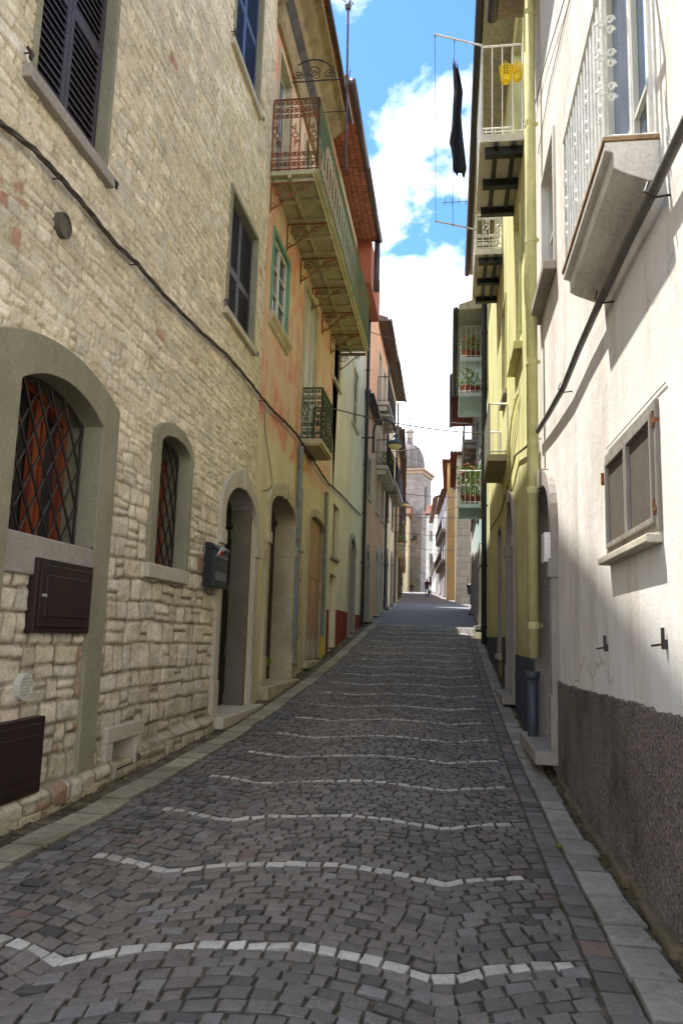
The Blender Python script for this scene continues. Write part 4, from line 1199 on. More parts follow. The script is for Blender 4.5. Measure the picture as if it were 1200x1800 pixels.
# arched door of the white house
ud0, ud1 = FW.u(979, 1100), FW.u(952, 1100); ua3, ub3 = min(ud0, ud1), max(ud0, ud1)
zd3 = FW.z(968, 1285, -.1)
dW = portal(FW, HW, ua3+.02, ub3-.02, gz(8)+.22, FW.z(978, 905), FW.z(966, 850), tw=.14, depth=.25, smat=LIMEG, dmat=DARKW, impost=FW.z(978, 1000), step=.12, base=.5, proud=.07)
m = FW.mb(); uu, zz = FW.at(978, 960); m.box(uu-.1, uu+.12, zz-.16, zz+.12, .07, .13); m.build('meter_box', metal('white box', S(225, 225, 220)), HW, bevel=.006)
zplW = FW.z(985, 1200)
wall_sheet(FW, 'wall', WHITER, HW, 0, 9.4)
m = FW.mb(); n = 160; uend = ua3-.13
zf = lambda u: np.interp(u, [0, FW.u(1200, 1262), FW.u(985, 1200)], [FW.z(1200, 1262)-.1, FW.z(1200, 1262), FW.z(985, 1200)])
m = FW.mb()
pts = []
for i in range(n+1):
    u = uend*i/n; pts.append((u, float(zf(u))+random.uniform(-.01, .01)+.05*float(fbm(np.array(u*3.), np.array(.5), 7, 3))))
m.add([(u, gz(FW.p.y+u)-.2, .03) for u, z in pts]+[(u, z, .022) for u, z in pts]+[(u, z+.004, 0) for u, z in pts],
      [x for i in range(n) for x in ((i, i+1, n+2+i, n+1+i), (n+1+i, n+2+i, 2*n+3+i, 2*n+2+i))])
m.build('roughcast_foot', ROUGHC, HW)
m = FW.mb()
for i in range(26):
    a = .5+i*.32
    if a+.3 > uend: break
    m.box(a, a+.31, gz(FW.p.y+a)-.1, gz(FW.p.y+a)+.05+random.uniform(-.015, .015), 0, .06+random.uniform(-.02, .02))
m.build('plinth', stone_mat('mossy footing', S(110, 98, 76), .7, .7, green=S(80, 78, 40)), HW, bevel=.02)
eave(FW, HW, 9.3, .45, 0, FW.L, soffit=wood('grey soffit boards', S(150, 130, 105), S(120, 104, 84)))
# thick cable on the white wall (own thing)
def cable(F, pix, off, r, name, label, mat, seg=8, sag=None, hooks=0, strands=1, cat='cable', group=None):
    pts = []
    for (x, y) in pix:
        u, z = F.at(x, y, off); pts.append((u, z, off))
    T = Thing(name, label, cat, F.P(*pts[0]), group=group) if hooks else None
    m = F.mb()
    P2 = []
    for a, b in zip(pts, pts[1:]):
        n = 4
        for i in range(n):
            q = i/n; P2.append(tuple(a[k]+(b[k]-a[k])*q for k in range(3)))
    P2.append(pts[-1])
    for s in range(strands):
        ph = s*2.1
        m.tube([(u+(0 if strands == 1 else 0), z+(0 if strands == 1 else r*1.2*math.sin(ph+i*.9)), o+(0 if strands == 1 else r*.9*math.cos(ph+i*.9))) for i, (u, z, o) in enumerate(P2)], r, seg)
    if not T:
        return m.build(name, mat, None, smooth=True, label=label, cat=cat, group=group)
    m.build('sheath', mat, T, smooth=True)
    for i in range(0, len(pts), hooks):
        u, z, o = pts[i]; h = F.mb(); h.tube([(u, z-r*1.5, 0), (u, z-r*1.8, o), (u+.005, z-r*.5, o+r*1.7), (u+.02, z+r*1.6, o+r)], .006, 5); h.build('hook', IRON, T)
    return T
CABG = metal('grey cable sheath', S(104, 102, 98), S(84, 78, 70), .55, .6)
CABD = metal('dark cable sheath', S(62, 56, 48), S(84, 76, 62), .5, .7)
cable(FW, [(1290, 30), (1200, 225), (1150, 330), (1105, 420), (1058, 520), (1018, 610), (990, 680), (962, 730), (940, 765)], .07, .026, 'wall_cable', 'thick grey cable sagging across the sunlit white wall', CABG, hooks=2)

# ------------------------------------------------------------------ yellow house
XY = .97
FY = Face(XY, YW+.02, XY, hitX(856, 900, XY).y, True)
HY = Thing('lime_yellow_house', 'lime yellow house with white slab balconies and a big corner downpipe', 'house', (XY, YW+2, gz(YW+2)))
YEL = plaster('pale lime yellow paint', S(222, 218, 156), S(208, 202, 142), S(146, 140, 84), bump=.3, streak=.75, low=S(120, 116, 84), lowz=1.6)
BLUEG = plaster('blue grey foot paint', S(78, 82, 92), S(66, 70, 80), bump=.15)
zYt = hitX(850, 20, XY-.5).z
zY1 = FY.z(920, 232)
ux = lambda x, y=600: FY.u(x, y)
glazed(FY, HY, ux(921, 150), ux(905, 150), zY1+.05, zY1+2.3, .08, frame=YEL, sash=WHITEP, pane=GLASSB, bars=(.5,), sill=0, name='balcony_door')
glazed(FY, HY, ux(915, 500), ux(908, 500), FY.z(912, 600), FY.z(912, 380), .06, frame=YEL, sash=WHITEP, pane=GLASSB, bars=(.5,), sill=0)
us_, ue_ = ux(917, 620), ux(904, 650)
m = FY.mb(); zz = FY.z(917, 597); m.box(us_, ue_, zz-.12, zz, 0, .12); m.build('window_sill', YEL, HY, bevel=.008)
glazed(FY, HY, ux(889, 480), ux(883, 480), FY.z(886, 700), FY.z(886, 540), .06, frame=YEL, sash=WHITEP, pane=GLASS, bars=(.5,), sill=.1)
def slab_balcony(F, H, ua, ub, z, ob, th=.12, black=True, rail=None, label=None, orn=False, n=3, hgt=.95, matl=None):
    m = F.mb(); m.box(ua, ub, z-th, z, 0, ob)
    b = m.build('balcony', matl or BALW, H, bevel=.008, label=label)
    if black:
        q = F.mb(); BK = metal('black steel bracing', S(30, 30, 28), None)
        L = ub-ua
        for k in range(n):
            a = ua+.12+k*(L-.34)/(n-1); q.box(a, a+.12, z-th-.12, z-th, .0, ob-.08)
        for o in (.1, ob-.26): q.box(ua+.0, ub-.02, z-th-.06, z-th-.001, o, o+.06)
        q.build('bracing', BK, b, bevel=.004)
    if orn: ornate_rail(F, b, [(ua+.03, .01), (ua+.03, ob-.03), (ub-.03, ob-.03), (ub-.03, .01)], z, z+hgt, rail or WHR)
    else: plain_rail(F, b, [(ua+.03, .01), (ua+.03, ob-.03), (ub-.03, ob-.03), (ub-.03, .01)], z, z+hgt, rail or WHR, step=.14, r=.008)
    return b
PYc = FY.P(ux(920, 232), 0).y
obY = XY-hitY(843, 232, PYc).x
u_n = ux(920, 232)
u1f = hitZ(836, 371, zY1-.06).y-FY.p.y

slab_balcony(FY, HY, u_n, u1f, zY1, obY, hgt=hitY(850, 80, PYc).z-zY1, label='upper white slab balcony on black bracing above the laundry')
u2n = ux(883, 436); z2 = FY.z(883, 436); ob2 = XY-hitY(834, 436, FY.P(u2n, 0).y).x
slab_balcony(FY, HY, u2n, hitZ(824, 520, z2).y-FY.p.y, z2, ob2, orn=True, label='farther white balcony with scrolled railing')
u3 = ux(893, 798); z3 = FY.z(893, 798); slab_balcony(FY, HY, u3, u3+2.0, z3, XY-hitY(857, 798, FY.P(u3, 0).y).x, black=False, label='low ochre slab balcony with thin rails', matl=OCHST, hgt=.9)
# corner downpipe
up = .12
pt = FY.u(934, 600, .09)
m = FY.mb(); zb9 = FY.z(934, 1155, .09); m.tube([(pt, zYt-.2, .09), (pt, zb9, .09)], .062, 14); dp = m.build('downpipe', YEL, HY, smooth=True)
zz = zb9+.3
while zz < zYt-.3:
    m = FY.mb(); m.tube([(pt, zz, .09), (pt, zz+.07, .09)], .068, 14); m.box(pt-.015, pt+.015, zz+.02, zz+.05, 0, .09); m.build('collar', YEL, dp); zz += 1.45
m = FY.mb(); m.tube([(pt+.1, FY.z(925, 1182, .1), .1), (pt+.1, gz(9)-.05, .1)], .055, 12); m.tube([(pt+.1, FY.z(925, 1188, .1), .1), (pt+.1, FY.z(925, 1176, .1), .1)], .075, 12); m.build('drain_pipe', metal('grey plastic pipe', S(70, 74, 82), None), HY, smooth=True)
# doors of yellow house
portal(FY, HY, ux(905, 1050), ux(894, 1050), FY.z(900, 1218), FY.z(900, 960), FY.z(900, 880), tw=.14, depth=.2, smat=LIMEG, dmat=BROWNP, step=.12, base=.4)
glazed(FY, HY, ux(882, 1050), ux(876, 1050), FY.z(880, 1150), FY.z(880, 930), .1, frame=LIMEG, sash=BROWNP, bars=(.5,), sill=.1, name='door')
wall_sheet(FY, 'wall', YEL, HY, 0, zYt)
zfo = FY.z(925, 1155)
a0 = 0; segs = [(0, ux(906.5, 1050)-.0), (ux(892.5, 1050)+.0, ux(883, 1050)), (ux(875, 1050), FY.L)]
for a, b in segs:
    m = FY.mb(); m.box(a, b, gz(FY.p.y+a)-.3, zfo+(.25 if a > .1 else 0), 0, .02); m.build('painted_foot', BLUEG, HY)
m = FY.mb(); u, z = FY.at(918, 1130); 
eave(FY, HY, zYt, .5, 0, FY.L, soffit=wood('pale soffit', S(190, 186, 160), S(160, 156, 130)), gr=.07)
downpipe(FY, [(FY.L-.3, zYt, .1), (FY.L-.3, FY.g(FY.L), .1)], .07, PIPEB, '', parent=HY)
m = FY.mb()
for k in range(3):
    pts = [(ux(908+k*3, 690)+.0, FY.z(908, 700+k*6), .03), (ux(900+k*4, 760), FY.z(900, 760), .04+.02*k), (ux(893, 830+k*14), FY.z(893, 830+k*14), .04)]
    m.tube(pts, .012, 5)
m.build('painted_cable', YEL, HY)
cable(FY, [(936, 770), (925, 785), (905, 800), (896, 840), (880, 900), (862, 930)], .05, .016, 'wall_cable', 'yellow painted cables bunching down beside the corner pipe', YEL)

# laundry rack
A0 = FY.P(u_n+.03, 0, obY-.03); zr = hitY(850, 80, A0.y).z; A0.z = zr; tip = hitY(763, 60, A0.y); 
B0 = FY.P(u1f-.03, zr, obY-.03); tip2 = Vector((tip.x, B0.y, hitY(772, 388, B0.y).z)); B0.z = min(zr, hitY(838, 404, B0.y).z)
LR = Thing('clothes_line', 'white clothes line arms stretched out from the upper white balcony', 'clothes line', A0)
m = MB(); m.tube([A0, Vector((tip.x, A0.y, tip.z))], .016, 5, world=True); m.build('arm', WHR, LR)
m = MB(); m.tube([B0, tip2], .016, 5, world=True); m.build('arm', WHR, LR)
ROPE = metal('grey line', S(110, 108, 100))
midx = A0.x+(tip.x-A0.x)*.58
za_ = lambda xx: zr+(tip.z-zr)*(xx-A0.x)/(tip.x-A0.x)
zb_2 = lambda xx: B0.z+(tip2.z-B0.z)*(xx-B0.x)/(tip2.x-B0.x)
for xx in (tip.x+.01, midx):
    m = MB(); m.tube([Vector((xx, A0.y, za_(xx)-.04)), Vector((xx, (A0.y+B0.y)/2, (za_(xx)+zb_2(xx))/2-.1)), Vector((xx, B0.y, zb_2(xx)-.04))], .004, 4, world=True); m.tube([Vector((xx, A0.y, za_(xx))), Vector((xx, A0.y, za_(xx)-.05))], .012, 5, world=True); m.build('line', ROPE, LR)
topg = hitX(800, 112, midx); botg = hitX(808, 300, midx)
m = MB()
Yg = None
# garment hangs from the line at the depth where the line meets the photo's waist point
d = ray(800, 112); 
best = min(((abs((CO+d*(yy/d.y)).z-(za_(midx)-.06)), yy) for yy in np.arange(A0.y, B0.y, .05)))
Yg = best[1]
hang = lambda x, y: hitY(x, y, Yg)
prof = [(112, 795, 803), (135, 796, 808), (160, 797, 813), (175, 796, 812), (200, 795, 810), (225, 793, 812), (250, 789, 815), (262, 792, 817), (285, 795, 820), (303, 795, 816)]
cv = []
import math as _m
for k, (y, xa, xb) in enumerate(prof):
    a = hang(xa, y); b = hang(xb, y)
    for i in range(9):
        q = i/8; p = a.lerp(b, q); p.y += .06*_m.sin(q*10+k*.5)+.03*_m.sin(q*23+k*1.3)+.1*(q-.5); cv.append(p)
n9 = 9
m.v = cv+[p+Vector((.0, .045, 0)) for p in cv]
N = len(cv); rws = len(prof)
for r in range(rws-1):
    for i in range(8):
        a = r*9+i; m.f.append([a, a+1, a+10, a+9]); m.f.append([N+a+9, N+a+10, N+a+1, N+a])
for r in range(rws-1):
    for i in (0, 8):
        a = r*9+i; m.f.append([a, a+9, N+a+9, N+a])
t = NT('black cloth'); BLACKC = t.done(t.mix(t.noise(20, 4), S(26, 26, 34), S(46, 45, 54)), .9, t.bump(t.noise(12, 5), .6, .02))
gm = m.build('hanging_garment', BLACKC, None, smooth=True, label='black garment pegged to the clothes line against the sky', cat='garment')
for q in (0.1, .9):
    p = cv[0].lerp(cv[8], q); m = MB(); m.box(p.x-.006, p.x+.006, p.y-.012, p.y+.012, p.z-.03, p.z+.05); m.build('clothes_peg', wood('peg wood', S(190, 150, 100), S(160, 120, 80)), LR)
# yellow clogs/basket on the balcony railing
for j, (x, y, w_) in enumerate(((888, 135, .1), (908, 132, .085))):
    p = hitY(x, y, A0.y-.03); m = MB(); r = w_*.9
    for kz in range(7):
        zz = .12-kz*.035; rr = r*(1-.05*kz)
        m.tube([p+Vector((rr*_m.cos(a*_m.pi/8), rr*.6*_m.sin(a*_m.pi/8)-.05, zz)) for a in range(16)], .007, 4, closed=True, world=True)
    for a in range(12):
        q = a*_m.pi/6; m.tube([p+Vector((r*_m.cos(q), r*.6*_m.sin(q)-.05, .12)), p+Vector((r*.72*_m.cos(q), r*.45*_m.sin(q)-.05, -.1))], .006, 4, world=True)
    m.lathe([(r*.2, -.15), (r*.7, -.12), (r*.8, -.05), (r*.75, -.045), (r*.2, -.1)], p+Vector((0, -.05, 0)), 12)
    m.tube([p+Vector((-r*.6, -.05, .12)), p+Vector((0, -.02, .24)), p+Vector((r*.6, -.05, .12))], .006, 4, world=True)
    m.build('peg_basket', metal('yellow plastic', S(240, 205, 20), None, rough=.4), None, label=('larger' if j == 0 else 'smaller')+' yellow plastic peg basket hung on the white railing', cat='basket', group='yellow peg baskets')

#@@FARRIGHT
RFB = tiles_mat('red brick eaves', S(160, 84, 62), S(130, 66, 50))
TEAL = plaster('pale teal plaster', S(178, 204, 196), S(160, 188, 180), bump=.12)
PBLUE = plaster('pale grey plaster', S(200, 208, 206), S(182, 190, 190), bump=.12)
Yr0 = FY.P(FY.L, 0).y+.02
F1 = Face(XY, Yr0, XY, Yr0+8, True); H1 = Thing('teal_house', 'pale teal house with flower pots on stacked green slab balconies', 'house', (XY, Yr0+1, gz(Yr0+1)))
zt1 = 10.4
fill_front(F1, H1, zt1, TEAL, 77, 4, 3, GRSH, (), LIMEG, wood('pale soffit', S(190, 186, 160), S(160, 156, 130)), .8, .08, 3, dmat=DARKW)
POTS = []
TG = plaster('teal slab paint', S(212, 222, 216), S(190, 204, 196), bump=.1)
for (x, y, w_) in ((808, 628, 1.6), (806, 690, 1.6), (806, 885, 1.7)):
    uu = F1.L*.12; Yp = F1.P(uu, 0).y; p = hitY(x, y, Yp); z = p.z; o = XY-p.x
    b = slab_balcony(F1, H1, uu, uu+2.2, z, o, th=.12, black=False, matl=TG, rail=WHR)
    POTS.append((F1, uu, z, o))
F2 = Face(XY, Yr0+8.02, XY-.02, Yr0+15.5, True); H2 = Thing('red_eaved_house', 'tall narrow house with red brick eaves and a grey railed balcony', 'house', (XY, Yr0+6, gz(Yr0+6)))
zt2 = hitX(790, 690, XY-.4).z
fill_front(F2, H2, 11.2, PBLUE, 78, 4, 3, BRSH, (2, 3), LIMEG, RFB, .9, .08, 3, bo=.5)
YS = Yr0+17
# stone clad house front that steps into the street, facing down the hill
t = NT('stone cladding')
w = t.n('TexBrick'); w.inputs['Scale'].default_value = 1; w.inputs['Brick Width'].default_value = .8; w.inputs['Row Height'].default_value = .4; w.inputs['Mortar Size'].default_value = .008
w.inputs['Color1'].default_value = S(184, 172, 150); w.inputs['Color2'].default_value = S(170, 156, 134); w.inputs['Mortar'].default_value = S(110, 100, 84)
mp = t.n('Mapping'); mp.inputs['Rotation'].default_value = (math.pi/2, 0, 0); t.l(t.tc.outputs['Object'], mp.inputs[0]); t.l(mp.outputs[0], w.inputs['Vector'])
CLAD = t.done(t.mix(1, w.outputs['Color'], t.ramp(t.noise(4, 5), [(.3, (.85, .85, .85)), (.7, (1.08, 1.08, 1.08))]), 'MULTIPLY'), .8)
def cross_front(Y, xa, xb, name, label, mat, ztop, depth=9):
    """house whose front faces down the street"""
    pa = hitY(xa, 1000, Y).x; pb = hitY(xb, 1000, Y).x if xb else 4
    F = Face(pb, Y, pa, Y, False)
    F.n = Vector((0, -1, 0)); F.d = Vector((-1, 0, 0)); F.p = Vector((pb, Y, 0)); F.L = pb-pa
    H = Thing(name, label, 'house', ((pa+pb)/2, Y, gz(Y)))
    return F, H, pa, pb
Fs, Hs, pa, pb = cross_front(46, 801, None, 'stone_clad_house', 'house end clad in large grey beige stone slabs', CLAD, 9)
zs1 = hitY(810, 800, 46).z
glazed(Fs, Hs, Fs.L-1.0, Fs.L-.45, hitY(810, 868, 46).z, hitY(810, 846, 46).z, .1, frame=LIME, sash=IRON, bars=(.3, .6), sill=.08)
wall_sheet(Fs, 'wall', CLAD, Hs, 0, zs1, depth=12)
eave(Fs, Hs, zs1, .5, -.2, Fs.L+.4, depth=12, soffit=RFB, rise=.15)
Fo, Ho, pa2, pb2 = cross_front(60, 784, 812, 'ochre_corner_house', 'ochre painted corner house with peeling edge and roof railing', ORANGE, 9)
zo1 = hitY(790, 812, 60).z
glazed(Fo, Ho, Fo.L-1.0, Fo.L-.45, hitY(795, 860, 60).z, hitY(795, 845, 60).z, .1, frame=LIME, sash=IRON, sill=.08)
wall_sheet(Fo, 'wall', plaster('peeling ochre', S(206, 176, 110), S(180, 160, 124), bump=.3), Ho, 0, zo1, depth=14)
ro = eave(Fo, Ho, zo1, .5, -.2, Fo.L+.4, depth=14, soffit=RFB, rise=.02)
plain_rail(Fo, Ho, [(Fo.L-2.6, -.3), (Fo.L-.05, -.3)], zo1+.3, zo1+1.5, IRON, step=.2)
# farther right row
rdefs = [('grey_lilac_house', 'grey lilac house with dark balconies before the tower', 74.2, 90, -.35, plaster('lilac plaster', S(204, 198, 200), S(186, 182, 184)), 15.2, 3, (1, 2), 4),
         ('white_house', 'white house at the top of the street', 90.2, 111, -1.5, plaster('white plaster', S(226, 224, 216), S(210, 208, 202)), 17.2, 3, (1,), 4)]
for i, (nm, lb_, a, b, X, mt, zt, fl, bal, cl) in enumerate(rdefs):
    F = Face(X, a, X-1.0, b, True); H = Thing(nm, lb_, 'house', (X, a, gz(a)))
    fill_front(F, H, zt, mt, 90+i, fl, 3, (GRSH, BRSH)[i], bal, LIMEG, TERRA, .4, .08, cl)

#@@TOWER
# ------------------------------------------------------------------ bell tower at the end
YT = 122.; 
def tp(x, y): return hitY(x, y, YT)
TW = Thing('bell_tower', 'grey stone church bell tower with ribbed dome and cross', 'bell tower', (tp(722, 1040).x, YT, gz(YT)))
k = YT/FPX
xc = tp(716, 900).x; cY = YT+3
t = NT('tower masonry')
w = t.n('TexBrick'); w.inputs['Scale'].default_value = 1; w.inputs['Brick Width'].default_value = 1.1; w.inputs['Row Height'].default_value = .5; w.inputs['Mortar Size'].default_value = .04
w.inputs['Color1'].default_value = S(160, 152, 143); w.inputs['Color2'].default_value = S(136, 129, 122); w.inputs['Mortar'].default_value = S(142, 136, 128)
mp = t.n('Mapping'); mp.inputs['Rotation'].default_value = (math.pi/2, 0, 0); t.l(t.tc.outputs['Object'], mp.inputs[0]); t.l(mp.outputs[0], w.inputs['Vector'])
TM = t.done(t.mix(1, w.outputs['Color'], t.ramp(t.noise(.8, 6, .7), [(.3, (.7, .7, .7)), (.7, (1.12, 1.12, 1.12))]), 'MULTIPLY'), .9, t.bump(w.outputs['Fac'], -.5, .05))
hw = (tp(741, 900).x-xc)
rot = math.radians(-14)
def TP(a, b, c):
    # local a: across, b: height, c: toward viewer
    ca, sa = math.cos(rot), math.sin(rot)
    return Vector((xc+a*ca+c*sa*1, cY-(c*ca-a*sa), b))
zc1 = tp(720, 828).z
m = MB(TP); s = 2.9
m.box(-s, s, gz(YT)-1, zc1, -s, s); m.box(-s-.12, -s+.7, gz(YT), zc1-.3, s-.6, s+.12); m.box(s-.7, s+.12, gz(YT), zc1-.3, s-.6, s+.12)
m.box(-s-.2, s+.2, zc1-9, zc1-8.6, -s-.2, s+.2); m.box(-s-.2, s+.2, zc1-16, zc1-15.7, -s-.2, s+.2)
m.build('wall', TM, TW)
m = MB(TP); m.box(-s-.5, s+.5, zc1, zc1+.35, -s-.5, s+.5); m.box(-s-.25, s+.25, zc1-.5, zc1, -s-.25, s+.25); m.build('cornice', stone_mat('tower cornice', S(172, 150, 130)), TW)
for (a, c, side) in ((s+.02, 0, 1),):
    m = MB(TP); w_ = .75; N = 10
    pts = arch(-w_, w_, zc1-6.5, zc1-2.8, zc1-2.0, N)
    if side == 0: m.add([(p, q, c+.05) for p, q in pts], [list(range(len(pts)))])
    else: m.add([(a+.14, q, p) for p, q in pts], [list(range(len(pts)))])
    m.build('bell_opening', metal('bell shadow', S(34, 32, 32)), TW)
R = 2.4; zt = tp(713, 815).z
m = MB(); cc = Vector((xc, cY, 0)); z0 = zc1+.35
zl = tp(713, 760).z
prof = [(R, z0), (R, z0+.5), (R+.15, z0+.55), (R+.15, z0+.75)]
Hd = zl-(z0+.75)
for i in range(9):
    q = i/8; prof.append((R*math.cos(q*math.pi/2*.93)**.8*1.0, z0+.75+Hd*.72*math.sin(q*math.pi/2)))
prof += [(.5, z0+.75+Hd*.8), (.32, z0+.75+Hd*.95)]
m.lathe(prof, cc, 24)
m.build('dome', stone_mat('lead grey dome', S(120, 112, 108), .75), TW, smooth=True)
m = MB()
for a in range(12):
    q = a*math.pi/6; m.tube([cc+Vector((r*1.01*math.cos(q), r*1.01*math.sin(q), z)) for r, z in prof[4:]], .09, 5, world=True)
m.build('dome_rib', stone_mat('lead rib', S(150, 142, 136)), TW)
m = MB(); m.lathe([(.55, zl-.3), (.5, zl+.6), (.75, zl+.75), (.75, zl+.9), (.2, zl+1.6), (.05, zl+2)], cc, 12); m.build('lantern', stone_mat('lantern stone', S(170, 160, 150)), TW)
m = MB(); m.tube([cc+Vector((0, 0, zl+2)), cc+Vector((0, 0, zl+3.6))], .06, 5, world=True); m.tube([cc+Vector((-.45, 0, zl+3.0)), cc+Vector((.45, 0, zl+3.0))], .06, 5, world=True); m.build('cross', IRON, TW)
# houses flanking the tower
for i, (xa, xb, Y, zy, mt, nm, lb_) in enumerate(((748, 770, 112, 905, MATS['white plaster'], 'end_house', 'small white house closing the street beside the bell tower'),
                                                  (690, 716, 116, 905, CREAM, 'end_house', 'cream house low against the foot of the bell tower'))):
    F, H, pa, pb = cross_front(Y, xa, xb, nm, lb_, mt, 10)
    H.o['label'] = lb_
    zt_ = hitY(xa, zy, Y).z
    for f in range(3):
        zz = gz(Y)+1+f*3.2
        if zz+1.5 < zt_: glazed(F, H, F.L/2-.4, F.L/2+.4, zz, zz+1.4, .1, frame=LIME, sill=.1)
    wall_sheet(F, 'wall', mt, H, 0, zt_, depth=8); eave(F, H, zt_, .4, -.2, F.L+.2, soffit=TERRA)

#@@THINGS
# ------------------------------------------------------------------ wall cables left
cable(FA, [(-90, 140), (0, 215), (60, 262), (105, 310), (150, 362), (200, 425), (240, 462), (290, 520), (350, 580), (400, 625), (440, 672), (461, 700)], .06, .011, 'wall_cable', 'twisted dark cables running across the rubble stone wall', CABD, hooks=3, strands=3)
cable(FB, [(463, 702), (480, 722), (500, 740), (520, 762), (545, 800), (565, 832), (577, 850)], .07, .012, 'wall_cable', 'bundled cables under the small balcony on salmon plaster', CABD, hooks=2, strands=4)
cable(FC, [(580, 852), (600, 870), (620, 892), (634, 906)], .07, .012, 'wall_cable', 'cable bundle on pale yellow plaster ending at the black pipe', CABD, hooks=2, strands=3)
cable(FB, [(465, 722), (466, 760), (474, 810), (479, 850), (472, 862), (463, 862)], .02, .006, 'wall_cable', 'thin cable looping down beside the ochre arched doorway', CABD)

def span(p, q, sag, r, label, name='overhead_wire', mat=None, group=None):
    m = MB(); n = 14
    m.tube([Vector(p).lerp(Vector(q), i/n)-Vector((0, 0, sag*4*(i/n)*(1-i/n))) for i in range(n+1)], r, 5, world=True)
    return m.build(name, mat or CABD, None, smooth=True, label=label, cat='wire', group=group)
a = hitX(577, 716, XL+.1); b = hitX(866, 712, XY-.05); span(a, (b.x, a.y+3, a.z+.15), .12, .016, 'dark wire crossing the street above the lamp')
a = hitX(664, 728, XL+.3); span(a, (XY, a.y+1, a.z-.12), .05, .012, 'pale wire just under the dark crossing wire', mat=metal('pale wire', S(150, 150, 150)))
for i, (x, y, Yend, lb_) in enumerate(((672, 862, 2, 'third street wire below the first lamp'), (690, 905, 1, 'fourth street wire before the cream house'), (700, 935, 2, 'fifth street wire over the far paving'), (640, 580, 3, 'thin high wire between the eaves'))):
    a = hitX(x, y, XL+.1); span(a, (XY, a.y+Yend, a.z+.1), .1, .012, lb_)
for i, (x, y, Yend, lb_) in enumerate(((706, 800, 4, 'wire level with the dome of the tower'), (712, 905, -3, 'slack wire below the second lamp'), (716, 960, 3, 'lowest far wire near the third lamp'), (655, 795, -2, 'grey wire behind the first lamp shade'))):
    a = hitX(x, y, XL+.1); span(a, (XY-.1, a.y+Yend, a.z+.2), .18, .014, lb_)
cable(FW, [(1008, -60), (985, 20), (955, 120), (928, 232)], .03, .005, 'wall_cable', 'thin dark wire slanting over the upper white wall', CABD)
cable(FW, [(1030, -90), (1000, 0), (965, 150), (945, 270)], .012, .004, 'wall_cable', 'second fine wire beside the white house eaves', CABD)

# ------------------------------------------------------------------ street lamps
LAMPM = metal('lamp dark green grey', S(44, 52, 56), None, rough=.45)
t = NT('frosted lamp bowl'); FROST = t.done(t.mix(t.noise(2), S(225, 210, 150), S(205, 190, 140)), .35)
def lamp(px_shade, X_wall, label, sc=1.0, Y=None):
    p = hitY(px_shade[0], px_shade[1], Y); out = p.x-X_wall
    T = Thing('street_lamp', label, 'street lamp', (X_wall, Y, p.z-.6), group='wall lamps along the street')
    m = MB(); r = out*.26; zt = p.z+.22*sc
    pts = [Vector((X_wall, Y, p.z-.02)), Vector((X_wall+out*.35, Y, p.z-.02))]
    m.tube(pts, .028*sc, 6, world=True)
    x0 = X_wall+out*.35; x1 = p.x; cx = (x0+x1)/2; R = (x1-x0)/2
    arc = [Vector((x0, Y, p.z-.45*sc)), Vector((x0, Y, p.z+.1*sc))]+[Vector((cx-R*math.cos(math.pi*i/12), Y, p.z+.2*sc+R*1.1*math.sin(math.pi*i/12))) for i in range(13)]+[Vector((x1, Y, p.z+.1*sc))]
    m.tube(arc, .04*sc, 8, world=True)
    m.lathe([(.02, -.06), (.05, 0), (.02, .06)], Vector((x0, Y, p.z-.47*sc)), 8)
    m.build('bracket', LAMPM, T, smooth=True)
    m = MB(); m.lathe([(.05*sc, .12*sc), (.07*sc, .02*sc), (.1*sc, -.08*sc), (.2*sc, -.16*sc), (.29*sc, -.24*sc), (.3*sc, -.27*sc), (.28*sc, -.27*sc)], Vector((p.x, Y, p.z)), 20); m.build('shade', LAMPM, T, smooth=True)
    m = MB(); m.lathe([(.02*sc, -.42*sc), (.12*sc, -.4*sc), (.2*sc, -.34*sc), (.24*sc, -.265*sc)], Vector((p.x, Y, p.z)), 18); m.build('bowl', FROST, T, smooth=True)
    return T
lamp((694, 768), XL, 'nearest street lamp with bell shade on a curved arm', 1.0, 24.5)
lamp((711, 878), XL, 'second street lamp on a curved arm above the flower pots', 1.0, 46)
lamp((727, 945), XL, 'third and smallest bell shaped lamp before the tower', 1.0, 68)
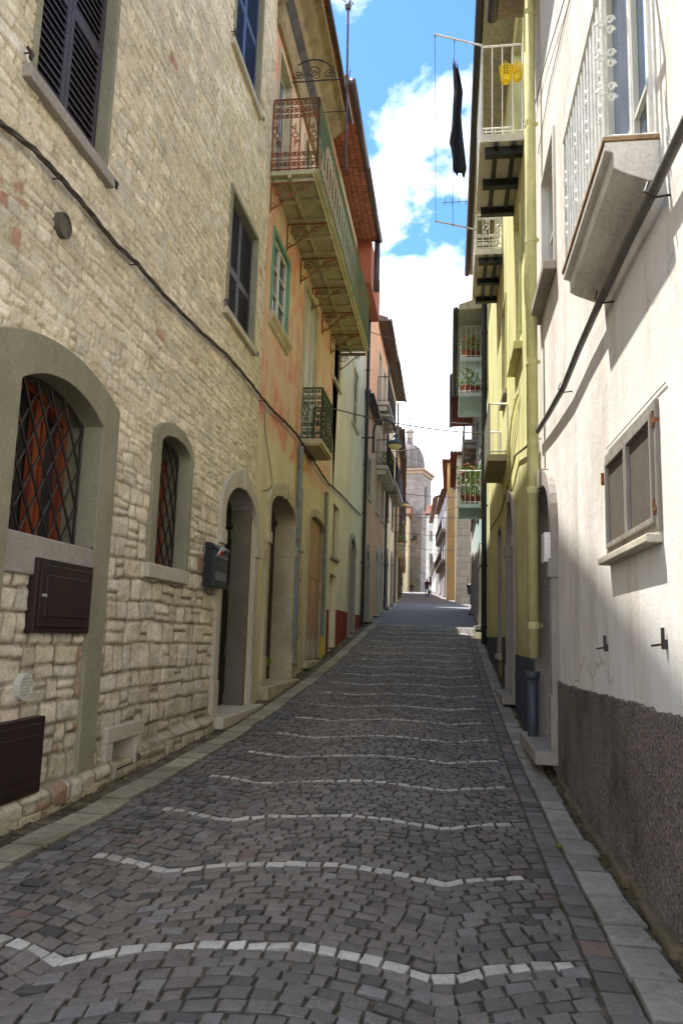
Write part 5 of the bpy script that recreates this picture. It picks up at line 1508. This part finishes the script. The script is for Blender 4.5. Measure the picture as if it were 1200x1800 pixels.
# ------------------------------------------------------------------ plants in pots
t = NT('leaf green'); LEAF = t.done(t.mix(t.noise(9), S(92, 122, 46), S(140, 160, 62)), .6)
t = NT('red petals'); PET = t.done(t.mix(t.noise(9), S(190, 50, 40), S(210, 90, 60)), .6)
POTM = stone_mat('terracotta pot', S(168, 92, 62), .8, .2)
def potplant(p, h, label, flowers=True, sc=1.0, mat=None, group='potted plants on balconies', n=90, wide=.28):
    T = Thing('potted_plant', label, 'potted plant', p, group=group); p = Vector(p)
    m = MB(); m.lathe([(.09*sc, 0), (.14*sc, .22*sc), (.155*sc, .22*sc), (.155*sc, .26*sc), (.12*sc, .25*sc)], p, 14); m.build('pot', POTM, T, smooth=True)
    m = MB(); rr = random.Random(int(p.y*100+p.z*37))
    for i in range(n):
        a = rr.uniform(0, 6.28); r = wide*sc*rr.random()**.6; z = .25*sc+rr.random()*h
        c = p+Vector((r*math.cos(a), r*math.sin(a), z)); s = rr.uniform(.03, .07)*sc
        e1 = Vector((rr.uniform(-1, 1), rr.uniform(-1, 1), rr.uniform(-1, 1))).normalized(); e2 = e1.cross(Vector((rr.random(), rr.random(), rr.random()))).normalized()
        m.raw([c-e1*s, c+e2*s*.45, c+e1*s, c-e2*s*.45], [(0, 1, 2, 3)])
        if i % 6 == 0: m.tube([p+Vector((0, 0, .24*sc)), c], .004, 3, world=True)
    m.build('foliage', mat or LEAF, T)
    if flowers:
        m = MB()
        for i in range(14):
            a = rr.uniform(0, 6.28); r = wide*sc*rr.random()**.5; c = p+Vector((r*math.cos(a), r*math.sin(a), .3*sc+rr.random()*h))
            m.lathe([(.01, -.02), (.03, 0), (.01, .02)], c, 5)
        m.build('blossom', PET, T)
    return T
pl = 0
LBL = ['yellowing pot plant on the top teal balcony', 'small pot on the top teal balcony by the wall', 'tuft on the middle teal balcony', 'pot on the middle teal balcony by the wall',
       'tall flowering plant at the near corner of the lowest teal balcony', 'flowering plant in the middle of the lowest teal balcony', 'flowering plant by the wall on the lowest teal balcony']
for j, (F, uu, z, o) in enumerate(POTS):
    for k in range(3 if j == 2 else 2):
        p = F.P(uu+.25+(.15 if k else 0), z+.002, o-.22-k*o*.33)
        potplant(p, (.9 if j == 2 else .5), LBL[pl], flowers=(j != 1), sc=1.05, n=170 if j == 2 else 90, wide=.3); pl += 1
for j, (x, y, Y, lb_) in enumerate(((700, 858, 44, 'reddish potted plant outside the tan house balcony'), (676, 622, 27.5, 'dark pot at the outer edge of the ribbed slab balcony'))):
    p = hitY(x, y, Y); 
# plants hung on the balcony fronts of the row
F, H = LH[0]
zf1 = None
for j, (k, uu, f, lb_) in enumerate(((0, .4, 0, 'bushy pot on the ribbed balcony of the peach house'), (0, .62, 0, 'second pot farther along the ribbed balcony of the peach house'), (2, .35, 1, 'flowering pot on the tan house balcony'), (2, .7, 1, 'trailing pot at the far end of the tan house balcony'), (3, .3, 2, 'pot with red blossom on the ochre house balcony'), (4, .3, 2, 'green pot on the faded pink house balcony'))):
    F, H = LH[k]
    if True:
        fl = defs[k][7]; zt0 = TOPS[k]; g0 = F.g(F.L/2); fh = (zt0-.7-g0-3.0)/max(1, fl-1); bf = defs[k][9][0]; zz = g0+3.1+(bf-1)*fh
        potplant(F.P(F.L*uu, zz+.002, .25), .55, lb_, flowers=(j % 2 == 0), sc=1.1, n=80)
# small weed by the ochre door
u, z = FB.at(468, 1170); p = FB.P(u, z, .02)
WE = MB(); rr = random.Random(3)
def tuft(c, n, s, label, name='weed'):
    m = MB()
    for i in range(n):
        d = Vector((rr.uniform(-1, 1), rr.uniform(-1, 1), rr.uniform(.4, 1.6))).normalized(); q = c+d*s*rr.uniform(.5, 1); sd = d.cross(Vector((0, 0, 1))).normalized()*s*.12
        m.raw([c-sd*.4, c.lerp(q, .6)-sd, q, c.lerp(q, .6)+sd, c+sd*.4], [(0, 1, 2, 3, 4)])
    return m.build(name, LEAF, None, label=label, cat='weed', group='weeds in the gutters')
tuft(p, 26, .16, 'weed sprouting beside the ochre arched doorway')
for (x, y, X, lb_) in ((190, 1382, -2.78, 'weed in the gutter under the cement pier'), (262, 1335, -2.76, 'weed in the gutter beside the cellar opening'), (983, 1512, .69, 'yellowish weed at the edge of the kerb slabs'), (1135, 1620, .97, 'weed below the brown roughcast foot')):
    q = hitX(x, y, X); q.z = gz(q.y); tuft(q, 16, .05, lb_)
# moss and dead leaves heaped along both wall feet
t = NT('moss clumps'); MOSS = t.done(t.mix(t.noise(6, 5), S(74, 76, 32), S(104, 92, 52)), .95)
m = MB(); rr = random.Random(8)
for i in range(1500):
    left = rr.random() < .6; y = 1.5+rr.random()**1.3*18
    x = (-2.84+abs(rr.gauss(0, .09))) if left else (.96-abs(rr.gauss(0, .05)))
    c = Vector((x, y, gz(y)+rr.uniform(0, .02))); s = rr.uniform(.008, .025)
    e1 = Vector((rr.uniform(-1, 1), rr.uniform(-1, 1), rr.uniform(-.4, .8))).normalized(); e2 = e1.cross(Vector((rr.random(), rr.random(), rr.random()+.1))).normalized()
    m.raw([c-e1*s, c+e2*s*.6, c+e1*s, c-e2*s*.6], [(0, 1, 2, 3)])
m.build('moss', MOSS, None, kind='stuff', label='moss and litter along the wall feet')
# ------------------------------------------------------------------ bin on post by the clad wall
p = hitY(827, 1068, 44.5); zb = gz(44.5)
T = Thing('litter_bin', 'dark litter bin standing against the stone clad house end', 'litter bin', (p.x, 44.5, zb))
m = MB(); m.tube([(p.x, 44.5, zb), (p.x, 44.5, zb+1.0)], .05, 6, world=True); m.build('post', LAMPM, T)
m = MB(); m.lathe([(.16, .55), (.24, 1.05), (.25, 1.06), (.25, 1.09), (.1, 1.18)], (p.x, 44.5, zb), 14); m.build('bin', LAMPM, T, smooth=True)
# wall lantern right, black box
u = F1.L*.05; z = F1.g(u)+2.3
# ------------------------------------------------------------------ antenna on the salmon house
m = MB(); a = hitX(607, 300, XL+.85); 
T = Thing('roof_antenna', 'tall thin aerial mast strapped beyond the long balcony', 'antenna', a)
zt_ = hitY(612, 10, a.y).z
xt = hitY(612, 10, a.y).x
m.tube([(a.x, a.y, a.z), ((a.x+xt)/2, a.y, (a.z+zt_)/2), (xt, a.y, zt_)], .022, 6, world=True); m.build('mast', GUTTER, T)
m = MB(); m.tube([(xt-.5, a.y-.3, zt_+.25), (xt+.05, a.y, zt_)], .012, 4, world=True); m.tube([(xt+.1, a.y, zt_+.02), (xt-.1, a.y, zt_+.3)], .012, 4, world=True); m.lathe([(.05, -.08), (.07, 0), (.03, .08)], (xt, a.y, zt_), 8); m.build('dipole', GUTTER, T)
m = MB(); q = hitY(607, 195, a.y); m.tube([(XL+.1, a.y, q.z), (q.x, a.y, q.z)], .012, 4, world=True); m.build('strap', GUTTER, T)
# aerials above the right hand eaves
for (x, y, Y, lb_) in ((800, 355, 21, 'comb shaped aerial reaching out below the clothes line'),):
    p = hitY(x, y, Y); T = Thing('television_aerial', lb_, 'antenna', p); m = MB()
    m.tube([p+Vector((-.35, 0, 0)), p+Vector((.6, 0, 0))], .012, 4, world=True)
    for k in range(4): m.tube([p+Vector((-.3+k*.2, 0, -.1)), p+Vector((-.3+k*.2, 0, .1))], .008, 4, world=True)
    m.build('boom', GUTTER, T)

# ------------------------------------------------------------------ people
def person(px, py, Y, label, cols, hgt=1.7, bag=None, face=1, phase=.2):
    p = hitY(px, py, Y); base = Vector((p.x, Y, gz(Y)+.0))
    T = Thing('person', label, 'person', base)
    h = hgt/1.75
    V = {'pel': (0, 0, .95), 'spi': (0, 0, 1.15), 'che': (0, 0, 1.36), 'nek': (0, 0, 1.5), 'hd1': (0, -.01, 1.58), 'hd2': (0, -.01, 1.68), 'hd3': (0, 0, 1.74),
         'lh': (-.09, 0, .9), 'lk': (-.1, -.08-phase*.2, .5), 'la': (-.1, -.02-phase*.5+.1, .09), 'lt': (-.1, -.16-phase*.5+.1, .04),
         'rh': (.09, 0, .9), 'rk': (.1, -.03, .5), 'ra': (.1, .06+phase*.5, .1), 'rt': (.1, -.08+phase*.5, .04),
         'ls': (-.18, 0, 1.4), 'le': (-.24, .02, 1.12), 'lw': (-.22, -.12, .9), 'lf': (-.22, -.16, .82),
         'rs': (.18, 0, 1.4), 're': (.25, .04, 1.12), 'rw': (.24, -.08, .88), 'rf': (.24, -.1, .8)}
    Rr = {'pel': .15, 'spi': .14, 'che': .16, 'nek': .055, 'hd1': .085, 'hd2': .1, 'hd3': .06, 'lh': .095, 'lk': .06, 'la': .04, 'lt': .035, 'rh': .095, 'rk': .06, 'ra': .04, 'rt': .035,
          'ls': .07, 'le': .045, 'lw': .03, 'lf': .035, 'rs': .07, 're': .045, 'rw': .03, 'rf': .035}
    E = [('pel', 'spi'), ('spi', 'che'), ('che', 'nek'), ('nek', 'hd1'), ('hd1', 'hd2'), ('hd2', 'hd3'), ('pel', 'lh'), ('lh', 'lk'), ('lk', 'la'), ('la', 'lt'), ('pel', 'rh'), ('rh', 'rk'), ('rk', 'ra'), ('ra', 'rt'),
         ('che', 'ls'), ('ls', 'le'), ('le', 'lw'), ('lw', 'lf'), ('che', 'rs'), ('rs', 're'), ('re', 'rw'), ('rw', 'rf')]
    ks = list(V); me = bpy.data.meshes.new('body')
    me.from_pydata([tuple(Vector((V[k_][0], V[k_][1]*face, V[k_][2]))*h) for k_ in ks], [(ks.index(a), ks.index(b)) for a, b in E], [])
    o = bpy.data.objects.new('body', me); COL.objects.link(o); o.parent = T.o
    sk = o.modifiers.new('skin', 'SKIN'); ss = o.modifiers.new('sub', 'SUBSURF'); ss.levels = ss.render_levels = 2
    if not me.skin_vertices: 
        bpy.context.view_layer.update()
    if not len(me.skin_vertices):
        me.attributes  # layer is created with the modifier on first use
    try:
        lay = me.skin_vertices[0].data
        for i, k_ in enumerate(ks):
            lay[i].radius = (Rr[k_]*h, Rr[k_]*h*.85)
        lay[0].use_root = True
    except Exception:
        # build the layer through the operator-free fallback: mark root with bmesh
        import bmesh
        bm = bmesh.new(); bm.from_mesh(me); ly = bm.verts.layers.skin.verify()
        bm.verts.ensure_lookup_table()
        for i, k_ in enumerate(ks): bm.verts[i][ly].radius = (Rr[k_]*h, Rr[k_]*h*.85); bm.verts[i][ly].use_root = (i == 0)
        bm.to_mesh(me); bm.free()
    t = NT('clothing')
    sp = t.n('SeparateXYZ'); t.l(t.tc.outputs['Object'], sp.inputs[0])
    r = t.n('ValToRGB'); r.color_ramp.interpolation = 'CONSTANT'; e = r.color_ramp.elements
    st = [(0, S(25, 22, 22)), (.05, cols[0]), (.54, cols[1]), (.84, S(190, 140, 112)), (.945, cols[2])]
    while len(e) < 5: e.new(.5)
    for i, (q, c) in enumerate(st): e[i].position = q; e[i].color = c
    t.l(t.math('DIVIDE', sp.outputs[2], 1.78*h), r.inputs[0]); me.materials.append(t.done(r.outputs[0], .85))
    if bag:
        m = MB(); b0 = base+Vector((.24*h, -.1*face, .0)); m.box(0, 0, 0, 0, 0, 0) if False else None
        m.lathe([(.06, .35), (.15, .38), (.17, .55), (.12, .66), (.03, .7)], b0, 10); m.tube([b0+Vector((-.03, 0, .68)), b0+Vector((0, 0, .82)), b0+Vector((.03, 0, .68))], .01, 5, world=True)
        m.build('shopping_bag', metal('green bag', bag), None, smooth=True, label='green shopping bag held by the dark clothed walker', cat='bag')
    return T
person(750, 1040, 71, 'walker in dark clothes with bare arms coming down the street', (S(34, 32, 40), S(70, 40, 42), S(30, 24, 22)), 1.72, bag=S(120, 140, 80))
person(723, 1035, 90, 'distant walker in yellow green top and black trousers', (S(28, 28, 30), S(150, 145, 70), S(40, 32, 28)), 1.68, phase=-.1)

# ------------------------------------------------------------------ light
sund = Vector((.24, -.165, -.66)).normalized()
L = bpy.data.lights.new('sun', 'SUN'); L.energy = 11.0; L.angle = math.radians(.8); L.color = (1, .965, .91)
lo = bpy.data.objects.new('sun', L); COL.objects.link(lo); lo.rotation_euler = sund.to_track_quat('-Z', 'Y').to_euler(); lo.location = (-10, 10, 30)
W = bpy.data.worlds.new('World'); SC.world = W; W.use_nodes = True
nt = W.node_tree; N = nt.nodes; bg = N['Background']
sky = N.new('ShaderNodeTexSky'); sky.sky_type = 'NISHITA'; sky.sun_disc = False
sky.sun_elevation = math.asin(-sund.z); sky.sun_rotation = math.atan2(-sund.x, -sund.y); sky.air_density = 1.0; sky.dust_density = .4; sky.ozone_density = 1.5
tc = N.new('ShaderNodeTexCoord')
sepx = N.new('ShaderNodeSeparateXYZ'); nt.links.new(tc.outputs['Generated'], sepx.inputs[0])
zz = N.new('ShaderNodeMath'); zz.operation = 'ADD'; zz.inputs[1].default_value = .25; nt.links.new(sepx.outputs[2], zz.inputs[0])
dv = N.new('ShaderNodeVectorMath'); dv.operation = 'DIVIDE'; cb_ = N.new('ShaderNodeCombineXYZ')
for i in range(3): nt.links.new(zz.outputs[0], cb_.inputs[i])
nt.links.new(tc.outputs['Generated'], dv.inputs[0]); nt.links.new(cb_.outputs[0], dv.inputs[1])
no = N.new('ShaderNodeTexNoise'); no.inputs['Scale'].default_value = 4.5; no.inputs['Detail'].default_value = 10; no.inputs['Roughness'].default_value = .58; no.inputs['Distortion'].default_value = .25
nt.links.new(dv.outputs[0], no.inputs['Vector'])
# more cloud toward the horizon
hz = N.new('ShaderNodeMapRange'); hz.inputs['From Min'].default_value = .36; hz.inputs['From Max'].default_value = .56; hz.inputs['To Min'].default_value = .22; hz.inputs['To Max'].default_value = .0
nt.links.new(sepx.outputs[2], hz.inputs['Value'])
ad = N.new('ShaderNodeMath'); nt.links.new(no.outputs['Fac'], ad.inputs[0]); nt.links.new(hz.outputs[0], ad.inputs[1])
rp = N.new('ShaderNodeValToRGB'); rp.color_ramp.elements[0].position = .51; rp.color_ramp.elements[1].position = .77; nt.links.new(ad.outputs[0], rp.inputs[0])
mx = N.new('ShaderNodeMixRGB'); nt.links.new(rp.outputs[0], mx.inputs[0]); tint = N.new('ShaderNodeMixRGB'); tint.blend_type = 'MULTIPLY'; tint.inputs[0].default_value = 1; tint.inputs[2].default_value = (.5, .8, 1.1, 1); nt.links.new(sky.outputs[0], tint.inputs[1]); nt.links.new(tint.outputs[0], mx.inputs[1]); mx.inputs[2].default_value = (14.5, 14.3, 14.3, 1)
nt.links.new(mx.outputs[0], bg.inputs[0]); bg.inputs[1].default_value = .3
SC.view_settings.view_transform = 'Standard'; SC.view_settings.look = 'None'; SC.view_settings.exposure = 0; SC.view_settings.gamma = 1
SC.cycles.max_bounces = 8; SC.cycles.diffuse_bounces = 5; SC.cycles.glossy_bounces = 3
SC.cycles.use_adaptive_sampling = True; SC.cycles.adaptive_threshold = .02
SC.cycles.use_denoising = True
SC.cycles.sample_clamp_indirect = 6
for o in SC.objects:
    if '_b' in o: del o['_b']
